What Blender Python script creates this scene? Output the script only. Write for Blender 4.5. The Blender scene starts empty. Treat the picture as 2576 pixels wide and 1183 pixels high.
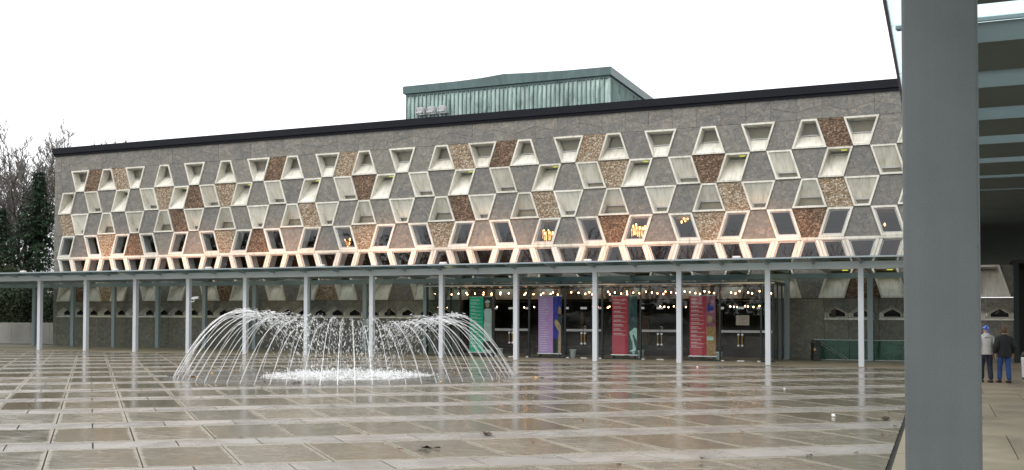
import bpy, bmesh, math, random
from mathutils import Vector, Matrix, Euler

random.seed(7)
sc = bpy.context.scene
COL = sc.collection
PI = math.pi

# ------------------------------------------------------------------ camera
EYE = 2.08
FOC, YAW, PITCH, ROLL, YPP = 2556.83, 0.39957, 0.027881, 0.001456, 718.24
IMW, IMH = 2576.0, 1182.75
cam_d = bpy.data.cameras.new('camera')
cam = bpy.data.objects.new('camera', cam_d)
COL.objects.link(cam)
cam_d.sensor_fit = 'HORIZONTAL'
cam_d.sensor_width = 36.0
cam_d.lens = 36.0 * FOC / IMW
cam_d.shift_y = (YPP - IMH / 2) / IMW
cam_d.clip_start = 0.05
cam_d.clip_end = 3000
cam.matrix_world = (Matrix.Translation((0, 0, EYE)) @ Matrix.Rotation(YAW, 4, 'Z')
                    @ Matrix.Rotation(PI / 2 + PITCH, 4, 'X') @ Matrix.Rotation(ROLL, 4, 'Z'))
sc.camera = cam

# ------------------------------------------------------------------ world
SUN_EL, SUN_AZ = math.radians(48), math.radians(200)
world = bpy.data.worlds.new('World')
sc.world = world
world.use_nodes = True
wn = world.node_tree
wn.nodes.clear()
sky = wn.nodes.new('ShaderNodeTexSky')
sky.sky_type = 'NISHITA'
sky.sun_disc = False
sky.sun_elevation = SUN_EL
sky.sun_rotation = SUN_AZ
sky.air_density = 1.0
sky.dust_density = 6.0
hsv = wn.nodes.new('ShaderNodeHueSaturation')
hsv.inputs['Saturation'].default_value = 0.25
hsv.inputs['Value'].default_value = 1.0
wmix = wn.nodes.new('ShaderNodeMix')
wmix.data_type = 'RGBA'
wmix.inputs[0].default_value = 0.80            # overcast: mostly an even white cloud sheet
wmix.inputs[7].default_value = (10.5, 10.6, 10.75, 1)
bg = wn.nodes.new('ShaderNodeBackground')
bg.inputs['Strength'].default_value = 0.145
wo = wn.nodes.new('ShaderNodeOutputWorld')
wn.links.new(sky.outputs[0], hsv.inputs['Color'])
wn.links.new(hsv.outputs[0], wmix.inputs[6])
wn.links.new(wmix.outputs[2], bg.inputs['Color'])
wn.links.new(bg.outputs[0], wo.inputs['Surface'])

# ------------------------------------------------------------------ sun (overcast)
sun_d = bpy.data.lights.new('sun', 'SUN')
sun_d.energy = 0.7
sun_d.angle = math.radians(40)
sun_d.color = (1.0, 0.97, 0.93)
sun = bpy.data.objects.new('sun', sun_d)
COL.objects.link(sun)
_sd = Vector((math.sin(SUN_AZ) * math.cos(SUN_EL), math.cos(SUN_AZ) * math.cos(SUN_EL), math.sin(SUN_EL)))
sun.rotation_euler = _sd.to_track_quat('Z', 'Y').to_euler()

# ------------------------------------------------------------------ exposure
sc.view_settings.view_transform = 'Standard'
sc.view_settings.look = 'None'
sc.view_settings.exposure = 0.2
sc.view_settings.gamma = 1.0
sc.view_settings.use_curve_mapping = False
sc.render.engine = 'CYCLES'
sc.cycles.use_denoising = True
sc.cycles.max_bounces = 7
sc.cycles.diffuse_bounces = 3
sc.cycles.glossy_bounces = 4
sc.cycles.transparent_max_bounces = 24
sc.cycles.transmission_bounces = 4
sc.cycles.caustics_reflective = False
sc.cycles.caustics_refractive = False
sc.cycles.sample_clamp_indirect = 10.0

def project(p):
    """2576-wide picture coordinates of a world point (used only to rank pieces by size)."""
    x, y, z = p[0], p[1], p[2] - EYE
    X = x * math.cos(YAW) + y * math.sin(YAW)
    D = -x * math.sin(YAW) + y * math.cos(YAW)
    D2 = D * math.cos(PITCH) + z * math.sin(PITCH)
    Z2 = -D * math.sin(PITCH) + z * math.cos(PITCH)
    if D2 < 0.1:
        return None
    return 1288 + FOC * X / D2, YPP - FOC * Z2 / D2

# ================================================================== materials
class NT:
    def __init__(self, name):
        self.m = bpy.data.materials.new(name)
        self.m.use_nodes = True
        self.t = self.m.node_tree
        self.t.nodes.clear()
        self.out = self.n('ShaderNodeOutputMaterial')
    def n(self, typ, **kw):
        nd = self.t.nodes.new(typ)
        for k, v in kw.items():
            if k.startswith('i_'):
                key = k[2:].replace('_', ' ')
                nd.inputs[key].default_value = v
            else:
                setattr(nd, k, v)
        return nd
    def l(self, a, b):
        self.t.links.new(a, b)
    def ramp(self, src, stops, interp='LINEAR'):
        r = self.n('ShaderNodeValToRGB')
        r.color_ramp.interpolation = interp
        el = r.color_ramp.elements
        while len(el) < len(stops):
            el.new(0.5)
        for e, (p, c) in zip(el, stops):
            e.position = p
            e.color = (c, c, c, 1) if isinstance(c, (int, float)) else tuple(c) + (1,)
        self.l(src, r.inputs[0])
        return r.outputs[0]
    def mix(self, f, a, b, blend='MIX'):
        m = self.n('ShaderNodeMix', data_type='RGBA', blend_type=blend)
        for s, i in ((f, 0), (a, 6), (b, 7)):
            if hasattr(s, 'links') or hasattr(s, 'is_linked'):
                self.l(s, m.inputs[i])
            else:
                m.inputs[i].default_value = s if i == 0 else (tuple(s) + (1,) if len(s) == 3 else s)
        return m.outputs[2]
    def math(self, op, a, b=None, clamp=False):
        m = self.n('ShaderNodeMath', operation=op, use_clamp=clamp)
        for s, i in ((a, 0), (b, 1)):
            if s is None:
                continue
            if isinstance(s, (int, float)):
                m.inputs[i].default_value = s
            else:
                self.l(s, m.inputs[i])
        return m.outputs[0]
    def pos(self):
        return self.n('ShaderNodeNewGeometry').outputs['Position']
    def noise(self, vec, scale, detail=4, rough=0.55, dist=0.0):
        nd = self.n('ShaderNodeTexNoise')
        nd.inputs['Scale'].default_value = scale
        nd.inputs['Detail'].default_value = detail
        nd.inputs['Roughness'].default_value = rough
        nd.inputs['Distortion'].default_value = dist
        self.l(vec, nd.inputs['Vector'])
        return nd
    def mapping(self, vec, scale=(1, 1, 1), rot=(0, 0, 0)):
        mp = self.n('ShaderNodeMapping')
        mp.inputs['Scale'].default_value = scale
        mp.inputs['Rotation'].default_value = rot
        self.l(vec, mp.inputs['Vector'])
        return mp.outputs[0]
    def bsdf(self, color, rough=0.6, metal=0.0, spec=0.5, bump=None, bstr=0.3, bdist=0.02, coat=0.0):
        b = self.n('ShaderNodeBsdfPrincipled')
        for key, v in (('Base Color', color), ('Roughness', rough), ('Metallic', metal), ('Specular IOR Level', spec), ('Coat Weight', coat)):
            if isinstance(v, (int, float)):
                b.inputs[key].default_value = v
            elif isinstance(v, tuple):
                b.inputs[key].default_value = v + (1,) if len(v) == 3 else v
            else:
                self.l(v, b.inputs[key])
        if bump is not None:
            bp = self.n('ShaderNodeBump')
            bp.inputs['Strength'].default_value = bstr
            bp.inputs['Distance'].default_value = bdist
            self.l(bump, bp.inputs['Height'])
            self.l(bp.outputs[0], b.inputs['Normal'])
        self.l(b.outputs[0], self.out.inputs['Surface'])
        return b

MAT = {}
def simple(name, col, rough=0.6, metal=0.0, var=0.12, scale=3.0, spec=0.5, bump=0.0):
    t = NT(name)
    p = t.pos()
    n = t.noise(p, scale, 6)
    lo = tuple(c * (1 - var) for c in col)
    hi = tuple(min(1, c * (1 + var)) for c in col)
    c = t.ramp(n.outputs[0], [(0.3, lo), (0.7, hi)])
    fine = t.noise(p, scale * 14, 3)
    t.bsdf(c, rough, metal, spec, fine.outputs[0] if bump else None, bump, 0.01)
    MAT[name] = t.m
    return t.m

def emis(name, col, strength):
    t = NT(name)
    e = t.n('ShaderNodeEmission')
    e.inputs[0].default_value = col + (1,)
    e.inputs[1].default_value = strength
    t.l(e.outputs[0], t.out.inputs['Surface'])
    MAT[name] = t.m

def slate_mat(name, tint=(1, 1, 1)):
    t = NT(name)
    p = t.pos()
    info = t.n('ShaderNodeObjectInfo')
    off = t.n('ShaderNodeVectorMath', operation='SCALE')
    off.inputs[0].default_value = (31.0, 0.0, 17.0)
    t.l(info.outputs['Random'], off.inputs['Scale'])
    add = t.n('ShaderNodeVectorMath', operation='ADD')
    t.l(p, add.inputs[0]); t.l(off.outputs[0], add.inputs[1])
    warp = t.noise(add.outputs[0], 2.2, 3)
    wv = t.n('ShaderNodeVectorMath', operation='MULTIPLY_ADD')
    t.l(warp.outputs['Color'], wv.inputs[0])
    wv.inputs[1].default_value = (0.28, 0.0, 0.28)
    t.l(add.outputs[0], wv.inputs[2])
    v2 = t.mapping(wv.outputs[0], (1.0, 0.05, 1.25), (0, 0.35, 0))
    vor = t.n('ShaderNodeTexVoronoi', feature='F1')
    vor.inputs['Scale'].default_value = 4.2
    t.l(v2, vor.inputs['Vector'])
    edge = t.n('ShaderNodeTexVoronoi', feature='DISTANCE_TO_EDGE')
    edge.inputs['Scale'].default_value = 4.2
    t.l(v2, edge.inputs['Vector'])
    sep = t.n('ShaderNodeSeparateColor')
    t.l(vor.outputs['Color'], sep.inputs[0])
    base = t.ramp(sep.outputs[0], [(0.0, (0.165, 0.165, 0.158)), (0.5, (0.192, 0.188, 0.174)), (1.0, (0.225, 0.212, 0.190))])
    # each slab has its own lie of flakes: turn the flake texture by the cell's random value
    ang = t.n('ShaderNodeVectorRotate', rotation_type='Y_AXIS')
    t.l(wv.outputs[0], ang.inputs['Vector'])
    t.l(t.math('MULTIPLY', sep.outputs[2], 6.28), ang.inputs['Angle'])
    fl = t.noise(t.mapping(ang.outputs[0], (1.2, 0.2, 4.2)), 2.3, 8, 0.68, 0.6)
    fl2 = t.ramp(fl.outputs[0], [(0.30, 0.62), (0.5, 1.0), (0.70, 1.42)])
    c = t.mix(1.0, base, fl2, 'MULTIPLY')
    tanf = t.noise(t.mapping(ang.outputs[0], (1.3, 0.2, 6.0)), 1.9, 6, 0.7, 0.4)
    tf = t.ramp(tanf.outputs[0], [(0.56, 0.0), (0.66, 0.75)])
    c = t.mix(tf, c, (0.34, 0.275, 0.19))
    rust = t.noise(add.outputs[0], 0.7, 5, 0.6, 0.5)
    rf = t.ramp(rust.outputs[0], [(0.50, 0.0), (0.75, 0.22)])
    c = t.mix(rf, c, (0.27, 0.215, 0.15))
    jf = t.ramp(edge.outputs['Distance'], [(0.0, 0.55), (0.035, 0.0)])
    c = t.mix(jf, c, (0.10, 0.098, 0.092))
    c = t.mix(1.0, c, tint, 'MULTIPLY')
    c = t.mix(1.0, c, t.ramp(info.outputs['Random'], [(0.0, (0.88, 0.89, 0.90)), (1.0, (1.12, 1.10, 1.06))]), 'MULTIPLY')
    hgt = t.math('ADD', t.math('MULTIPLY', sep.outputs[1], 0.35), t.math('MULTIPLY', fl.outputs[0], 0.9))
    t.bsdf(c, 0.62, 0, 0.4, hgt, 0.9, 0.03)
    MAT[name] = t.m

def pebble_mat(name, stops):
    t = NT(name)
    p = t.pos()
    w = t.mapping(p, (1, 0.4, 1))
    vor = t.n('ShaderNodeTexVoronoi', feature='F1')
    vor.inputs['Scale'].default_value = 13.0
    t.l(w, vor.inputs['Vector'])
    sep = t.n('ShaderNodeSeparateColor')
    t.l(vor.outputs['Color'], sep.inputs[0])
    c = t.ramp(sep.outputs[0], stops)
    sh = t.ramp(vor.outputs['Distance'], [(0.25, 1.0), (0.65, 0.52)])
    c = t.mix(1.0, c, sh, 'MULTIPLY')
    h = t.math('SUBTRACT', 1.0, vor.outputs['Distance'])
    t.bsdf(c, 0.55, 0, 0.4, h, 1.0, 0.04)
    MAT[name] = t.m

def thin_ior(t, fr, ior):
    """a pane without refraction reflects alike from both sides"""
    g = t.n('ShaderNodeNewGeometry')
    t.l(t.math('ADD', ior, t.math('MULTIPLY', g.outputs['Backfacing'], 1.0 / ior - ior)), fr.inputs['IOR'])
def glass_mat(name, tint, ior=1.5, rough=0.0, gloss=(1, 1, 1), dirt=0.0, dirtcol=(0.4, 0.45, 0.43)):
    t = NT(name)
    tr = t.n('ShaderNodeBsdfTransparent')
    tr.inputs[0].default_value = tint + (1,)
    gl = t.n('ShaderNodeBsdfGlossy')
    gl.inputs['Color'].default_value = gloss + (1,)
    gl.inputs['Roughness'].default_value = rough
    fr = t.n('ShaderNodeFresnel')
    thin_ior(t, fr, ior)
    mx = t.n('ShaderNodeMixShader')
    t.l(fr.outputs[0], mx.inputs[0]); t.l(tr.outputs[0], mx.inputs[1]); t.l(gl.outputs[0], mx.inputs[2])
    o = mx.outputs[0]
    if dirt > 0:
        df = t.n('ShaderNodeBsdfDiffuse')
        df.inputs[0].default_value = dirtcol + (1,)
        n = t.noise(t.pos(), 1.3, 6, 0.65)
        f = t.ramp(n.outputs[0], [(0.3, dirt * 0.6), (0.75, min(1, dirt * 1.4))])
        m2 = t.n('ShaderNodeMixShader')
        t.l(f, m2.inputs[0]); t.l(o, m2.inputs[1]); t.l(df.outputs[0], m2.inputs[2])
        o = m2.outputs[0]
    t.l(o, t.out.inputs['Surface'])
    MAT[name] = t.m

slate_mat('slate')
slate_mat('slate_lower', (0.90, 0.92, 0.86))
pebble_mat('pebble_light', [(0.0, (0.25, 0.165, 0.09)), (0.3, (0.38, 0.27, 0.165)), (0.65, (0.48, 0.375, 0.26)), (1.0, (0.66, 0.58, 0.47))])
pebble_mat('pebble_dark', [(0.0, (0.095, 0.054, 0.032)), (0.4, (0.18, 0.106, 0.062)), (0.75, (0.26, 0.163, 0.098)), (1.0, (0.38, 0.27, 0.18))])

def concrete_mat():
    t = NT('white_concrete')
    p = t.pos()
    n = t.noise(t.mapping(p, (1, 1, 0.35)), 2.4, 7, 0.62)
    c = t.ramp(n.outputs[0], [(0.25, (0.58, 0.56, 0.49)), (0.5, (0.78, 0.76, 0.69)), (0.8, (0.84, 0.82, 0.76))])
    f = t.noise(p, 60, 3)
    st = t.noise(t.mapping(p, (9.0, 2.0, 0.7)), 1.0, 6, 0.7)
    c = t.mix(1.0, c, t.ramp(st.outputs[0], [(0.30, (0.72, 0.71, 0.67)), (0.52, (1.0, 1.0, 1.0))]), 'MULTIPLY')
    inf = t.n('ShaderNodeObjectInfo')
    c = t.mix(1.0, c, t.ramp(inf.outputs['Random'], [(0.0, (0.88, 0.87, 0.84)), (1.0, (1.04, 1.04, 1.03))]), 'MULTIPLY')
    t.bsdf(c, 0.75, 0, 0.3, f.outputs[0], 0.15, 0.01)
    MAT['white_concrete'] = t.m
concrete_mat()
simple('parapet_metal', (0.012, 0.013, 0.018), 0.75, 0.0, 0.2, 0.8, 0.2)
simple('steel_paint', (0.57, 0.60, 0.64), 0.45, 0.0, 0.05, 0.6)
simple('steel_teal', (0.30, 0.36, 0.38), 0.45, 0.0, 0.08, 0.6)
def column_mat():
    t = NT('column_paint')
    p = t.pos()
    st = t.noise(t.mapping(p, (7.0, 7.0, 0.25)), 1.0, 6, 0.6)
    bl = t.noise(p, 1.4, 6, 0.6)
    gr = t.noise(p, 120, 3, 0.6)
    c = t.ramp(st.outputs[0], [(0.3, (0.118, 0.134, 0.138)), (0.7, (0.132, 0.149, 0.153))])
    c = t.mix(1.0, c, t.ramp(bl.outputs[0], [(0.3, 0.90), (0.7, 1.10)]), 'MULTIPLY')
    c = t.mix(1.0, c, t.ramp(gr.outputs[0], [(0.35, 0.86), (0.65, 1.14)]), 'MULTIPLY')
    t.bsdf(c, t.ramp(bl.outputs[0], [(0.3, 0.42), (0.7, 0.62)]), 0, 0.4, gr.outputs[0], 0.25, 0.004)
    MAT['column_paint'] = t.m
column_mat()
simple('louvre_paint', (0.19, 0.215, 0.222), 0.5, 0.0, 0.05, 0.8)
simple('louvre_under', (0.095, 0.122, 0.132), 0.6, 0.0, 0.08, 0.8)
simple('edge_metal', (0.13, 0.10, 0.17), 0.35, 0.2, 0.1, 1.0)
simple('sash_metal', (0.48, 0.485, 0.48), 0.45, 0.1, 0.08, 2.0)
simple('dark_metal', (0.020, 0.030, 0.028), 0.35, 0.3, 0.1, 2.0)
simple('white_metal', (0.72, 0.73, 0.74), 0.35, 0.0, 0.04, 2.0)
simple('brushed_steel', (0.55, 0.56, 0.56), 0.28, 0.9, 0.05, 4.0)
simple('brass', (0.55, 0.36, 0.13), 0.3, 0.9, 0.08, 4.0)
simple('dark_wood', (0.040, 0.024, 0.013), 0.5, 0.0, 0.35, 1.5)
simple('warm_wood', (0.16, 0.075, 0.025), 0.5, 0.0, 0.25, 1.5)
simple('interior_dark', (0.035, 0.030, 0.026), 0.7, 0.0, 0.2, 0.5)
simple('interior_tan', (0.17, 0.145, 0.115), 0.7, 0.0, 0.15, 0.5)
simple('lit_room_tan', (0.36, 0.30, 0.22), 0.8, 0.0, 0.12, 1.2)  # tone of the lit room behind the upper panes
simple('interior_pale', (0.55, 0.54, 0.50), 0.7, 0.0, 0.08, 0.7)
simple('roof_grey', (0.16, 0.16, 0.165), 0.8, 0.0, 0.15, 0.5)
simple('joint_soil', (0.030, 0.027, 0.022), 0.9, 0.0, 0.3, 2.0)
simple('wall_concrete', (0.36, 0.345, 0.32), 0.8, 0.0, 0.16, 0.7, bump=0.3)
simple('bin_plastic', (0.022, 0.028, 0.027), 0.45, 0.0, 0.15, 3.0)
simple('bark', (0.060, 0.050, 0.042), 0.85, 0.0, 0.3, 4.0, bump=0.5)
simple('twig', (0.135, 0.125, 0.112), 0.85, 0.0, 0.25, 3.0)
simple('soil', (0.050, 0.052, 0.035), 0.95, 0.0, 0.3, 0.4)
simple('leaf_rust', (0.22, 0.085, 0.030), 0.6, 0.0, 0.4, 9.0)
simple('leaf_dark', (0.060, 0.030, 0.022), 0.6, 0.0, 0.4, 9.0)
simple('leaf_gold', (0.60, 0.30, 0.06), 0.5, 0.0, 0.3, 9.0)
simple('paper', (0.80, 0.80, 0.80), 0.6, 0.0, 0.03, 3.0)
simple('skin', (0.42, 0.25, 0.18), 0.55, 0.0, 0.08, 8.0)
simple('grey_knit', (0.50, 0.49, 0.48), 0.9, 0.0, 0.1, 12.0, bump=0.4)
simple('black_cloth', (0.012, 0.013, 0.015), 0.8, 0.0, 0.25, 7.0, bump=0.5)
simple('denim', (0.020, 0.060, 0.20), 0.85, 0.0, 0.3, 6.0, bump=0.4)
simple('navy_cloth', (0.013, 0.015, 0.032), 0.85, 0.0, 0.25, 7.0)
simple('hair_brown', (0.115, 0.062, 0.032), 0.7, 0.0, 0.35, 25.0, bump=0.6)
simple('shoe', (0.020, 0.014, 0.012), 0.5, 0.0, 0.2, 9.0)
simple('pot_plastic', (0.42, 0.46, 0.45), 0.5, 0.0, 0.1, 3.0)
glass_mat('window_glass', (0.80, 0.84, 0.84), 1.38)
glass_mat('foyer_glass', (0.80, 0.84, 0.86), 1.70, gloss=(0.92, 0.96, 1.0))
glass_mat('door_glass', (0.93, 0.96, 0.95), 1.36)
glass_mat('roof_glass', (0.40, 0.50, 0.485), 1.45, 0.02, dirt=0.22, dirtcol=(0.22, 0.28, 0.275))
def frosted(name, col):
    t = NT(name)
    tl = t.n('ShaderNodeBsdfTranslucent'); tl.inputs[0].default_value = col + (1,)
    tr = t.n('ShaderNodeBsdfTransparent'); tr.inputs[0].default_value = col + (1,)
    mx = t.n('ShaderNodeMixShader'); mx.inputs[0].default_value = 0.35
    t.l(tl.outputs[0], mx.inputs[1]); t.l(tr.outputs[0], mx.inputs[2])
    t.l(mx.outputs[0], t.out.inputs['Surface'])
    MAT[name] = t.m
frosted('canopy_glass', (0.76, 0.86, 0.87))
glass_mat('green_glass', (0.32, 0.56, 0.46), 1.45, dirt=0.40, dirtcol=(0.13, 0.27, 0.22))
emis('bulb', (1.0, 0.46, 0.22), 24.0)
simple('crystal', (0.75, 0.62, 0.42), 0.2, 0, 0.1, 9)
emis('chandelier_bulb', (1.0, 0.42, 0.13), 7.0)
emis('fluorescent', (0.72, 0.74, 0.10), 1.1)
emis('exit_green', (0.25, 0.8, 0.2), 0.6)

def bandana_mat():
    t = NT('blue_bandana')
    v = t.n('ShaderNodeTexVoronoi', feature='F1')
    v.inputs['Scale'].default_value = 22
    t.l(t.pos(), v.inputs['Vector'])
    c = t.ramp(v.outputs['Distance'], [(0.25, (0.75, 0.78, 0.85)), (0.4, (0.05, 0.12, 0.55)), (0.8, (0.04, 0.08, 0.40))])
    t.bsdf(c, 0.8)
    MAT['blue_bandana'] = t.m
bandana_mat()

def copper_mat(name, a, b, d):
    t = NT(name)
    p = t.pos()
    info = t.n('ShaderNodeObjectInfo')
    n = t.noise(t.mapping(p, (1.2, 1, 0.45)), 1.6, 8, 0.65, 0.6)
    c = t.ramp(n.outputs[0], [(0.28, d), (0.46, a), (0.75, b)])
    r = t.ramp(info.outputs['Random'], [(0.0, 0.78), (1.0, 1.15)])
    c = t.mix(1.0, c, r, 'MULTIPLY')
    t.bsdf(c, 0.42, 0.25, 0.5, n.outputs[0], 0.35, 0.05)
    MAT[name] = t.m
copper_mat('copper_green', (0.27, 0.37, 0.34), (0.43, 0.535, 0.50), (0.10, 0.145, 0.13))
copper_mat('copper_fascia', (0.075, 0.125, 0.125), (0.105, 0.165, 0.16), (0.06, 0.085, 0.085))

# --- paving: the slabs carry a UV (0..1 across each slab) and a second UV that holds a random value
def paving_mats():
    for name, kind in (('wet_slab', 0), ('strip_slab', 1), ('dry_slab', 2)):
        t = NT(name)
        p = t.pos()
        uv = t.n('ShaderNodeUVMap', uv_map='slab')
        rn = t.n('ShaderNodeUVMap', uv_map='rnd')
        s = t.n('ShaderNodeSeparateXYZ'); t.l(uv.outputs[0], s.inputs[0])
        r = t.n('ShaderNodeSeparateXYZ'); t.l(rn.outputs[0], r.inputs[0])
        def ed(o):
            a = t.math('ABSOLUTE', t.math('SUBTRACT', o, 0.5))
            return t.math('SUBTRACT', 0.5, a)
        ex = t.math('MULTIPLY', ed(s.outputs[0]), 1.27)
        ey = t.math('MULTIPLY', ed(s.outputs[1]), 2.26 if kind == 0 else 0.83)
        e = t.math('MINIMUM', t.math('MULTIPLY', ex, 2.4), ey)
        big = t.noise(t.mapping(p, (1, 1, 1), (0, 0, -0.64)), 0.9, 7, 0.62, 0.4)
        grain = t.noise(p, 26, 6, 0.8)
        mid = t.noise(t.mapping(p, (0.55, 3.2, 1), (0, 0, -0.64)), 2.6, 6, 0.7, 0.5)
        if kind == 0:
            # wet where water stands in the middle of a slab, drier along its edges
            w = t.math('ADD', t.math('MINIMUM', t.math('MULTIPLY', e, 3.4), 0.72), t.math('MULTIPLY', t.math('SUBTRACT', big.outputs[0], 0.5), 0.8))
            w = t.math('ADD', w, t.math('MULTIPLY', t.math('SUBTRACT', mid.outputs[0], 0.5), 1.9))
            w = t.math('ADD', w, t.math('MULTIPLY', t.math('SUBTRACT', r.outputs[0], 0.5), 0.35))
            wet = t.ramp(w, [(0.03, 0.0), (0.80, 1.0)])
            dry = t.ramp(mid.outputs[0], [(0.25, (0.235, 0.208, 0.160)), (0.75, (0.34, 0.303, 0.235))])
            wc = t.ramp(mid.outputs[0], [(0.25, (0.112, 0.097, 0.069)), (0.7, (0.24, 0.211, 0.157))])
            tan = t.ramp(r.outputs[1], [(0.5, 0.0), (1.0, 0.30)])
            wc = t.mix(tan, wc, (0.27, 0.185, 0.105))
            c = t.mix(wet, dry, wc)
            g = t.ramp(grain.outputs[0], [(0.3, 0.55), (0.7, 1.40)])
            sp = t.noise(t.mapping(p, (0.7, 1.6, 1), (0, 0, -0.64)), 9.0, 5, 0.75, 0.3)
            c = t.mix(1.0, c, g, 'MULTIPLY')
            c = t.mix(1.0, c, t.ramp(sp.outputs[0], [(0.3, 0.62), (0.7, 1.38)]), 'MULTIPLY')
            ro = t.math('ADD', t.math('MULTIPLY', wet, -0.37), 0.46)
            ro = t.math('ADD', t.math('SUBTRACT', ro, 0.05), t.math('MULTIPLY', t.math('MULTIPLY', mid.outputs[0], grain.outputs[0]), 0.22))
            hb = t.math('MULTIPLY', grain.outputs[0], t.math('SUBTRACT', 1.12, t.math('MULTIPLY', wet, 0.85)))
            t.bsdf(c, ro, 0, 0.5, hb, 0.22, 0.012)
        else:
            base = (0.325, 0.297, 0.270) if kind == 1 else (0.30, 0.25, 0.178)
            lo = tuple(v * 0.82 for v in base); hi = tuple(v * 1.15 for v in base)
            c = t.ramp(big.outputs[0], [(0.3, lo), (0.7, hi)])
            rr = t.ramp(r.outputs[0], [(0.0, 0.86), (1.0, 1.1)])
            c = t.mix(1.0, c, rr, 'MULTIPLY')
            g = t.ramp(grain.outputs[0], [(0.3, 0.88), (0.7, 1.1)])
            c = t.mix(1.0, c, g, 'MULTIPLY')
            st = t.ramp(mid.outputs[0], [(0.62, 0.0), (0.8, 0.35)])
            c = t.mix(st, c, tuple(v * 0.55 for v in base))
            ro = t.ramp(big.outputs[0], [(0.3, 0.17), (0.7, 0.36)]) if kind == 1 else t.ramp(big.outputs[0], [(0.3, 0.42), (0.7, 0.62)])
            t.bsdf(c, ro, 0, 0.45, grain.outputs[0], 0.12, 0.008)
        MAT[name] = t.m
paving_mats()

def water_mats():
    t = NT('water_spray')
    df = t.n('ShaderNodeBsdfDiffuse'); df.inputs[0].default_value = (0.93, 0.95, 0.97, 1)
    gl = t.n('ShaderNodeBsdfGlossy'); gl.inputs['Roughness'].default_value = 0.12
    tr = t.n('ShaderNodeBsdfTransparent')
    tl = t.n('ShaderNodeBsdfTranslucent'); tl.inputs[0].default_value = (0.95, 0.97, 1, 1)
    m0 = t.n('ShaderNodeMixShader'); m0.inputs[0].default_value = 0.5
    t.l(df.outputs[0], m0.inputs[1]); t.l(tl.outputs[0], m0.inputs[2])
    m1 = t.n('ShaderNodeMixShader'); m1.inputs[0].default_value = 0.35
    t.l(m0.outputs[0], m1.inputs[1]); t.l(gl.outputs[0], m1.inputs[2])
    m2 = t.n('ShaderNodeMixShader'); m2.inputs[0].default_value = 0.35
    t.l(m1.outputs[0], m2.inputs[1]); t.l(tr.outputs[0], m2.inputs[2])
    t.l(m2.outputs[0], t.out.inputs['Surface'])
    MAT['water_spray'] = t.m
    t = NT('water_film')
    tr = t.n('ShaderNodeBsdfTransparent'); tr.inputs[0].default_value = (0.93, 0.93, 0.90, 1)
    gl = t.n('ShaderNodeBsdfGlossy'); gl.inputs['Roughness'].default_value = 0.22
    n = t.noise(t.pos(), 9.0, 3)
    bp = t.n('ShaderNodeBump'); bp.inputs['Strength'].default_value = 0.25; bp.inputs['Distance'].default_value = 0.02
    t.l(n.outputs[0], bp.inputs['Height']); t.l(bp.outputs[0], gl.inputs['Normal'])
    fr = t.n('ShaderNodeFresnel'); thin_ior(t, fr, 1.33)
    mx = t.n('ShaderNodeMixShader')
    t.l(fr.outputs[0], mx.inputs[0]); t.l(tr.outputs[0], mx.inputs[1]); t.l(gl.outputs[0], mx.inputs[2])
    t.l(mx.outputs[0], t.out.inputs['Surface'])
    MAT['water_film'] = t.m
water_mats()

def foam_mat():
    t = NT('foam_white')
    df = t.n('ShaderNodeBsdfDiffuse'); df.inputs[0].default_value = (0.97, 0.98, 0.99, 1)
    tl = t.n('ShaderNodeBsdfTranslucent'); tl.inputs[0].default_value = (0.98, 0.99, 1, 1)
    m0 = t.n('ShaderNodeMixShader'); m0.inputs[0].default_value = 0.35
    t.l(df.outputs[0], m0.inputs[1]); t.l(tl.outputs[0], m0.inputs[2])
    tr = t.n('ShaderNodeBsdfTransparent')
    n = t.noise(t.pos(), 3.2, 6, 0.7, 0.6)
    f = t.ramp(n.outputs[0], [(0.42, 0.0), (0.60, 0.95)])
    m1 = t.n('ShaderNodeMixShader'); t.l(f, m1.inputs[0]); t.l(tr.outputs[0], m1.inputs[1]); t.l(m0.outputs[0], m1.inputs[2])
    t.l(m1.outputs[0], t.out.inputs['Surface'])
    MAT['foam_white'] = t.m
foam_mat()
def leaf_mat(name, a, b):
    t = NT(name)
    n = t.noise(t.pos(), 0.8, 5, 0.6)
    n2 = t.noise(t.pos(), 9, 3)
    c = t.ramp(n.outputs[0], [(0.3, a), (0.7, b)])
    g = t.ramp(n2.outputs[0], [(0.3, 0.6), (0.7, 1.35)])
    c = t.mix(1.0, c, g, 'MULTIPLY')
    t.bsdf(c, 0.6, 0, 0.3)
    MAT[name] = t.m
leaf_mat('needles', (0.028, 0.066, 0.036), (0.062, 0.105, 0.055))
leaf_mat('shrub_leaf', (0.020, 0.036, 0.016), (0.045, 0.062, 0.026))

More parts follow.
